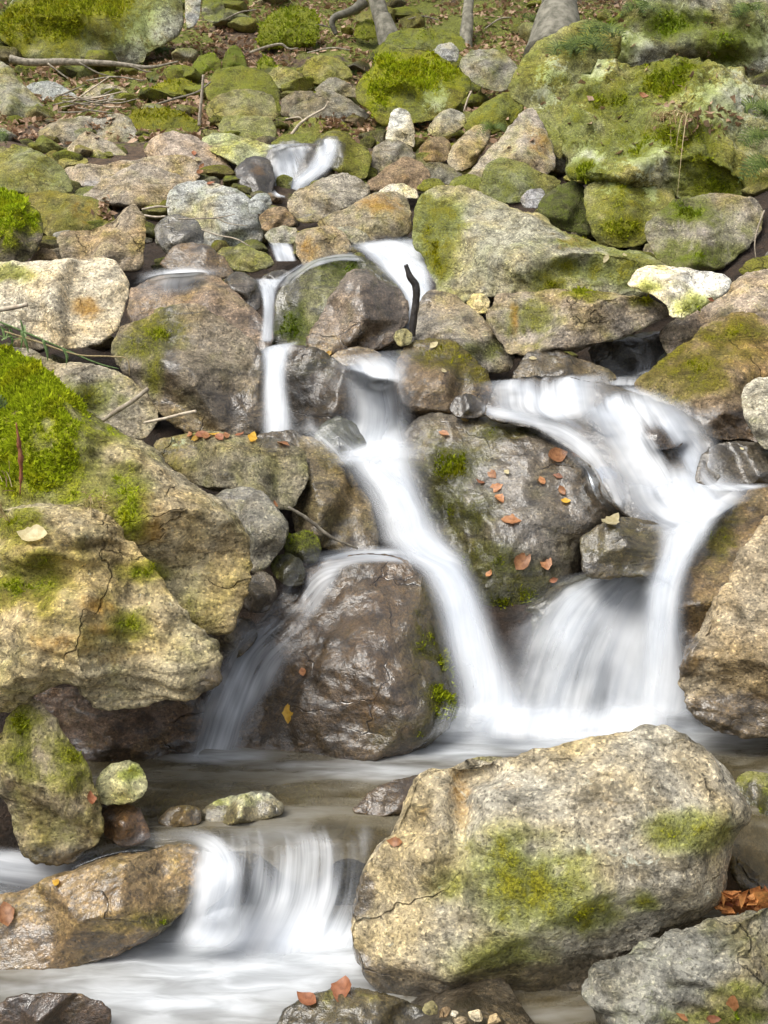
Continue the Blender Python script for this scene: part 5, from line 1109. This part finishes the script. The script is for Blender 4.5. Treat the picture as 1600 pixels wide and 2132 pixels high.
stick('white_twig', [(1592, 438), (1580, 470), (1572, 505), (1574, 538)], 5.5, [3, 3.5, 3, 2], 'deadwood', 'fine white twig hanging beside the round lichened boulder', cat='twig')
stick('dead_branch', [(520, 110), (555, 98), (585, 92), (602, 102), (622, 100)], 12.4, [5, 6, 5, 4, 2], 'bark', 'thin crooked branch on the leaf litter by the moss mound')
stick('tree_root', [(700, 72), (692, 48), (700, 34), (735, 22), (762, 2)], 13.2, [9, 12, 14, 18, 22], 'beech', 'curved grey root arching down to the leaf litter', cat='root')
stick('dead_branch', [(310, 222), (360, 207), (410, 192), (440, 170)], 10.3, [4, 5, 4, 3], 'bark', 'slender branch leaning towards the upright bare stick')
stick('dead_branch', [(966, 232), (975, 205), (982, 190)], 9.2, [3, 4, 3], 'deadwood', 'short pale stub of wood beside the bright moss boulder')
rgt = np.random.default_rng(21)
for k in range(16):
    x0, y0 = rgt.uniform(80, 200), rgt.uniform(200, 238)
    L, an = rgt.uniform(40, 100), math.radians(rgt.uniform(-35, 12))
    x1, y1 = x0 + L * math.cos(an), y0 + L * math.sin(an)
    stick('dry_twig', [(x0, y0), ((x0 + x1) / 2, (y0 + y1) / 2 + rgt.normal() * 4), (x1, y1)], 9.75 + rgt.uniform(-.1, .1), [2, 3.5, 1.5], ('bark', 'deadwood')[k % 2],
          'one of the dry twigs heaped below the fallen branch', cat='twig', group='heap of dry twigs', ns=6, seg=4)
for k, (p, d_, lab) in enumerate([([(640, 60), (665, 52), (690, 58)], 13.0, 'short twig on the litter below the curved root'), ([(850, 40), (880, 34), (915, 42)], 13.6, 'thin twig right of the slim leaning stem'), ([(470, 40), (500, 26), (535, 20)], 13.2, 'thin twig left of the wide moss mound'),
        ([(180, 168), (240, 160), (300, 168)], 11.2, 'bent twig in front of the fallen branch'), ([(640, 110), (690, 100), (730, 104)], 12.2, 'twig across the mossy stones above the dark jumble'), ([(1010, 60), (1040, 40), (1065, 36)], 12.6, 'twig on the green slope left of the thick trunk')]):
    stick('dry_twig', p, d_, [2.5, 3.5, 2], 'bark', lab, cat='twig', ns=6)
for k, (p, lab) in enumerate([([(296, 436), (330, 430), (352, 432)], 'upper driftwood twig beside the blue grey block'), ([(300, 448), (325, 452), (345, 450)], 'lower driftwood twig beside the blue grey block')]):
    stick('dry_twig', p, 6.9, [4, 5, 3], 'deadwood', lab, cat='twig', ns=6)

def tree(label, base, top, w0, w1, d):
    e = bpy.data.objects.new('tree', None); COL.objects.link(e)
    p0 = at(np.array(base[0]), np.array(base[1]), np.array(d)); e.location = p0
    e['label'] = label; e['category'] = 'tree'
    p1 = at(np.array(top[0]), np.array(top[1]), np.array(d + .2))
    dirv = (p1 - p0) / np.linalg.norm(p1 - p0)
    hgt = 6.5
    pts = [p0 - dirv * .4, p0 + dirv * .15, p1, p0 + dirv * 3.2 + np.array([.1, .1, .2]), p0 + dirv * hgt + np.array([.2, .2, .8])]
    r = w0 * .5 * MPP * d
    tube('trunk', pts, [r * 1.5, r, r * .9, r * .7, r * .4], 'beech', parent=e, origin=p0, ns=14, seg=8)
    rr_ = np.random.default_rng(int(w0))
    tipz = pts[-1]
    VV, QQ, nb = [], [], 0
    V, q = leaf_mesh(4, 2)
    for k in range(7):
        a = rr_.uniform(0, 6.3); s = rr_.uniform(.5, 1.0)
        b0 = p0 + dirv * hgt * s
        b1 = b0 + np.array([math.cos(a), math.sin(a), .8]) * rr_.uniform(.7, 1.5)
        tube('limb', [b0, (b0 + b1) / 2 + np.array([0, 0, .1]), b1], [r * .35, r * .22, r * .08], 'beech', parent=e, origin=p0, ns=6, seg=4)
        for _ in range(120):
            n = rr_.normal(size=(3, 3)); n, _r = np.linalg.qr(n)
            VV.append((V * .06) @ n + b1 + rr_.normal(size=3) * .4); QQ.append(q + nb); nb += len(V)
    me = make_mesh('crown', np.concatenate(VV) - p0, np.concatenate(QQ))
    link('crown', me, M['fern'], parent=e, kind='stuff')
tree('slim grey mossy stem leaning at the top beside the curved root', (806, 68), (782, -10), 34, 28, 12.6)
tree('thick pale grey trunk at the top right above the mossy shoulder', (1160, 52), (1168, -10), 82, 74, 9.6)
tree('dark thin stem at the top between the two grey ones', (972, 62), (978, -10), 22, 20, 13.4)

# ------------------------------------------------------------------ ferns and grasses
def fern(px, py, d, size, label, nfr=6, seed=0, lean=(0, -.4, 0)):
    rg = np.random.default_rng(seed)
    o3 = at(np.array(px), np.array(py), np.array(d))
    VV, TT, nb = [], [], 0
    for f in range(nfr):
        a = rg.uniform(0, 6.3); L = size * rg.uniform(.7, 1.1)
        out = np.array([math.cos(a), math.sin(a) * .7, 0]) + np.array(lean)
        t = np.linspace(0, 1, 15)
        C = np.outer(t, out) * L * .8 + np.outer(t * (1 - 1.35 * t), [0, 0, 1]) * L
        Tn = np.gradient(C, axis=0); Tn /= np.linalg.norm(Tn, axis=1)[:, None]
        sd = np.cross(Tn, [0.1, -.85, .5]); sd /= np.linalg.norm(sd, axis=1)[:, None] + 1e-6
        for i in range(1, 15):
            ln = L * .26 * math.sin(math.pi * (t[i] * .9 + .1)) + .004
            for s in (-1, 1):
                b = C[i]; tip = b + sd[i] * s * ln + Tn[i] * ln * .35 - np.array([0, 0, ln * .15])
                w = Tn[i] * L * .024
                mid = (b * .5 + tip * .5)
                VV += [b - w * .6, b + w * .6, mid + w, tip, mid - w]
                TT.append([nb, nb + 1, nb + 2, nb + 3, nb + 4]); nb += 5
        for i in range(14):
            w = sd[i] * .002
            VV += [C[i] - w, C[i] + w, C[i + 1] + w, C[i + 1] - w, (C[i] + C[i + 1]) / 2]
            TT.append([nb, nb + 1, nb + 2, nb + 3, nb + 3][:5] if False else [nb, nb + 1, nb + 2, nb + 3, nb + 4]); nb += 5
    me = make_mesh('fern', np.array(VV), np.array(TT), False)
    link('fern', me, M['fern'], loc=o3, label=label, cat='fern')
def fern_at(px, py, size, label, seed, nfr=6, pull=.06, lean=(0, -.4, 0)):
    h, n = scene_hit(px, py)
    fern(px, py, h.y - pull, size, label, nfr, seed, lean)
for k, (x, y, s, lab) in enumerate([(1255, 70, .30, 'fern with long drooping fronds left on the overgrown wall'), (1215, 95, .26, 'fern hanging below the long drooping one on the mossy shoulder'), (1175, 105, .22, 'small fern under the thick grey trunk'),
        (1590, 290, .26, 'dark fern at the right edge above the hanging twig'), (1580, 230, .22, 'dark fern at the right edge, highest of the pair'), (1600, 350, .24, 'dark fern low at the right edge by the vast boulder'), (1028, 268, .16, 'small bright fern above the crusted slope'), (1330, 20, .25, 'fern high on the overgrown wall at the top'),
        (350, 108, .20, 'low fern at the right foot of the huge top boulder'), (1560, 25, .24, 'fern in the very top right corner'), (1120, 40, .2, 'little fern left of the thick grey trunk')]):
    fern_at(x, y, s, lab, 40 + k)
fern(8, 285, 6.0, .12, 'soft green leafy sprig reaching in at the left edge', 5, 77)
fern(12, 850, 2.62, .09, 'tiny pale fern sprig on the bright moss cushion', 3, 78)

def blades(name, label, cat, roots, mat, L, w, droop, seed, n=1, up=(0, -.15, 1), spread=.4):
    rg = np.random.default_rng(seed)
    VV, QQ, nb = [], [], 0
    o3 = np.array(roots[0])
    for r0 in roots:
        for _ in range(n):
            dirv = np.array(up) + rg.normal(size=3) * spread; dirv /= np.linalg.norm(dirv)
            ln = L * rg.uniform(.5, 1.2)
            t = np.linspace(0, 1, 8)
            C = np.array(r0) + rg.normal(size=3) * .012 + np.outer(t, dirv) * ln + np.outer(t ** 2.2, [0, 0, -droop]) * ln
            s = np.cross(dirv, rg.normal(size=3)); s /= np.linalg.norm(s)
            ww = w * (1 - t ** 2)[:, None] * s + s * .0003
            VV.append(np.concatenate([C - ww, C + ww])); k = np.arange(7)
            QQ.append(np.stack([k, k + 1, k + 9, k + 8], -1) + nb); nb += 16
    me = make_mesh(name, np.concatenate(VV) - o3, np.concatenate(QQ), False)
    return link(name, me, M[mat], loc=o3, label=label, cat=cat)
def hp(px, py, pull=.0):
    h, n = scene_hit(px, py); return np.array(h) + np.array([0, -pull, 0])
# long green grass stalks hanging over the dark hollow at the left
b_, g_ = stick('grass_stalk', [(-20, 662), (60, 695), (130, 725), (200, 755), (248, 768)], 3.75, [4, 4, 3.5, 3, 2], 'grass', 'upper long green grass stalk over the dark hollow', cat='grass', ns=5)
for p in ([(45, 690), (55, 715), (60, 735)], [(90, 708), (98, 730), (100, 752)], [(132, 725), (140, 742), (138, 760)]): twig_on(b_, g_, p, 3.7, [6, 7, 1], 'grass')
stick('grass_stalk', [(10, 690), (80, 712), (160, 738), (230, 742), (265, 748), (270, 782)], 3.7, [3.5, 3.5, 3, 3, 2.5, 2], 'straw', 'bent straw coloured grass stalk with a sharp kink', cat='grass', ns=5)
blades('grass_tuft', 'tuft of green grass blades by the smooth tan rock', 'grass', [at(np.array(x), np.array(712), np.array(3.85)) for x in (5, 25, 40)], 'grass', .11, .004, .5, 31, 6, spread=.5)
blades('dry_grass', 'dry straw strands hanging over the tan shelf', 'dry grass', [hp(200, 1045, .02), hp(185, 1040, .02), hp(215, 1050, .02)], 'straw', .10, .0012, 1.6, 32, 7, spread=.5)
blades('dry_grass', 'dry yellow strands at the left edge of the moss cushion', 'dry grass', [hp(5, 1060, .02), hp(20, 1080, .02), hp(10, 1000, .02)], 'straw', .10, .0014, .6, 33, 8, spread=.35)
blades('dry_grass', 'straw tuft hanging on the vast mossy right boulder', 'dry grass', [hp(x, 245, .03) for x in (1360, 1375, 1390, 1405, 1420, 1435)], 'straw', .24, .0035, 1.9, 34, 8, spread=.5)
pts = [at(np.array(x), np.array(y), np.array(2.5)) for x, y in ((42, 1030), (44, 980), (40, 930), (34, 880))]
o_, g_ = tube('seed_head', pts, [.0015, .005, .005, .0015], 'leaf_brown', 'dry red brown seed head standing on the moss cushion', 'plant', jit=.9, ns=7, seg=10)
# small green plants and moss tufts dotting the leaf litter
rgp = np.random.default_rng(61)
roots = []
for _ in range(900):
    x = rgp.uniform(-.5, .5); y = rgp.uniform(9.5, 17); x *= y
    if fbm(np.array([x * .9, y * .9, 5.0]), 2) > -.02: roots.append((x, y, float(terrain_z(x, y))))
blades('ground_plants', 'low green plants sprouting on the upper slope', 'plants', roots, 'fern', .09, .010, .6, 35, 7, spread=.7)['kind'] = 'stuff'
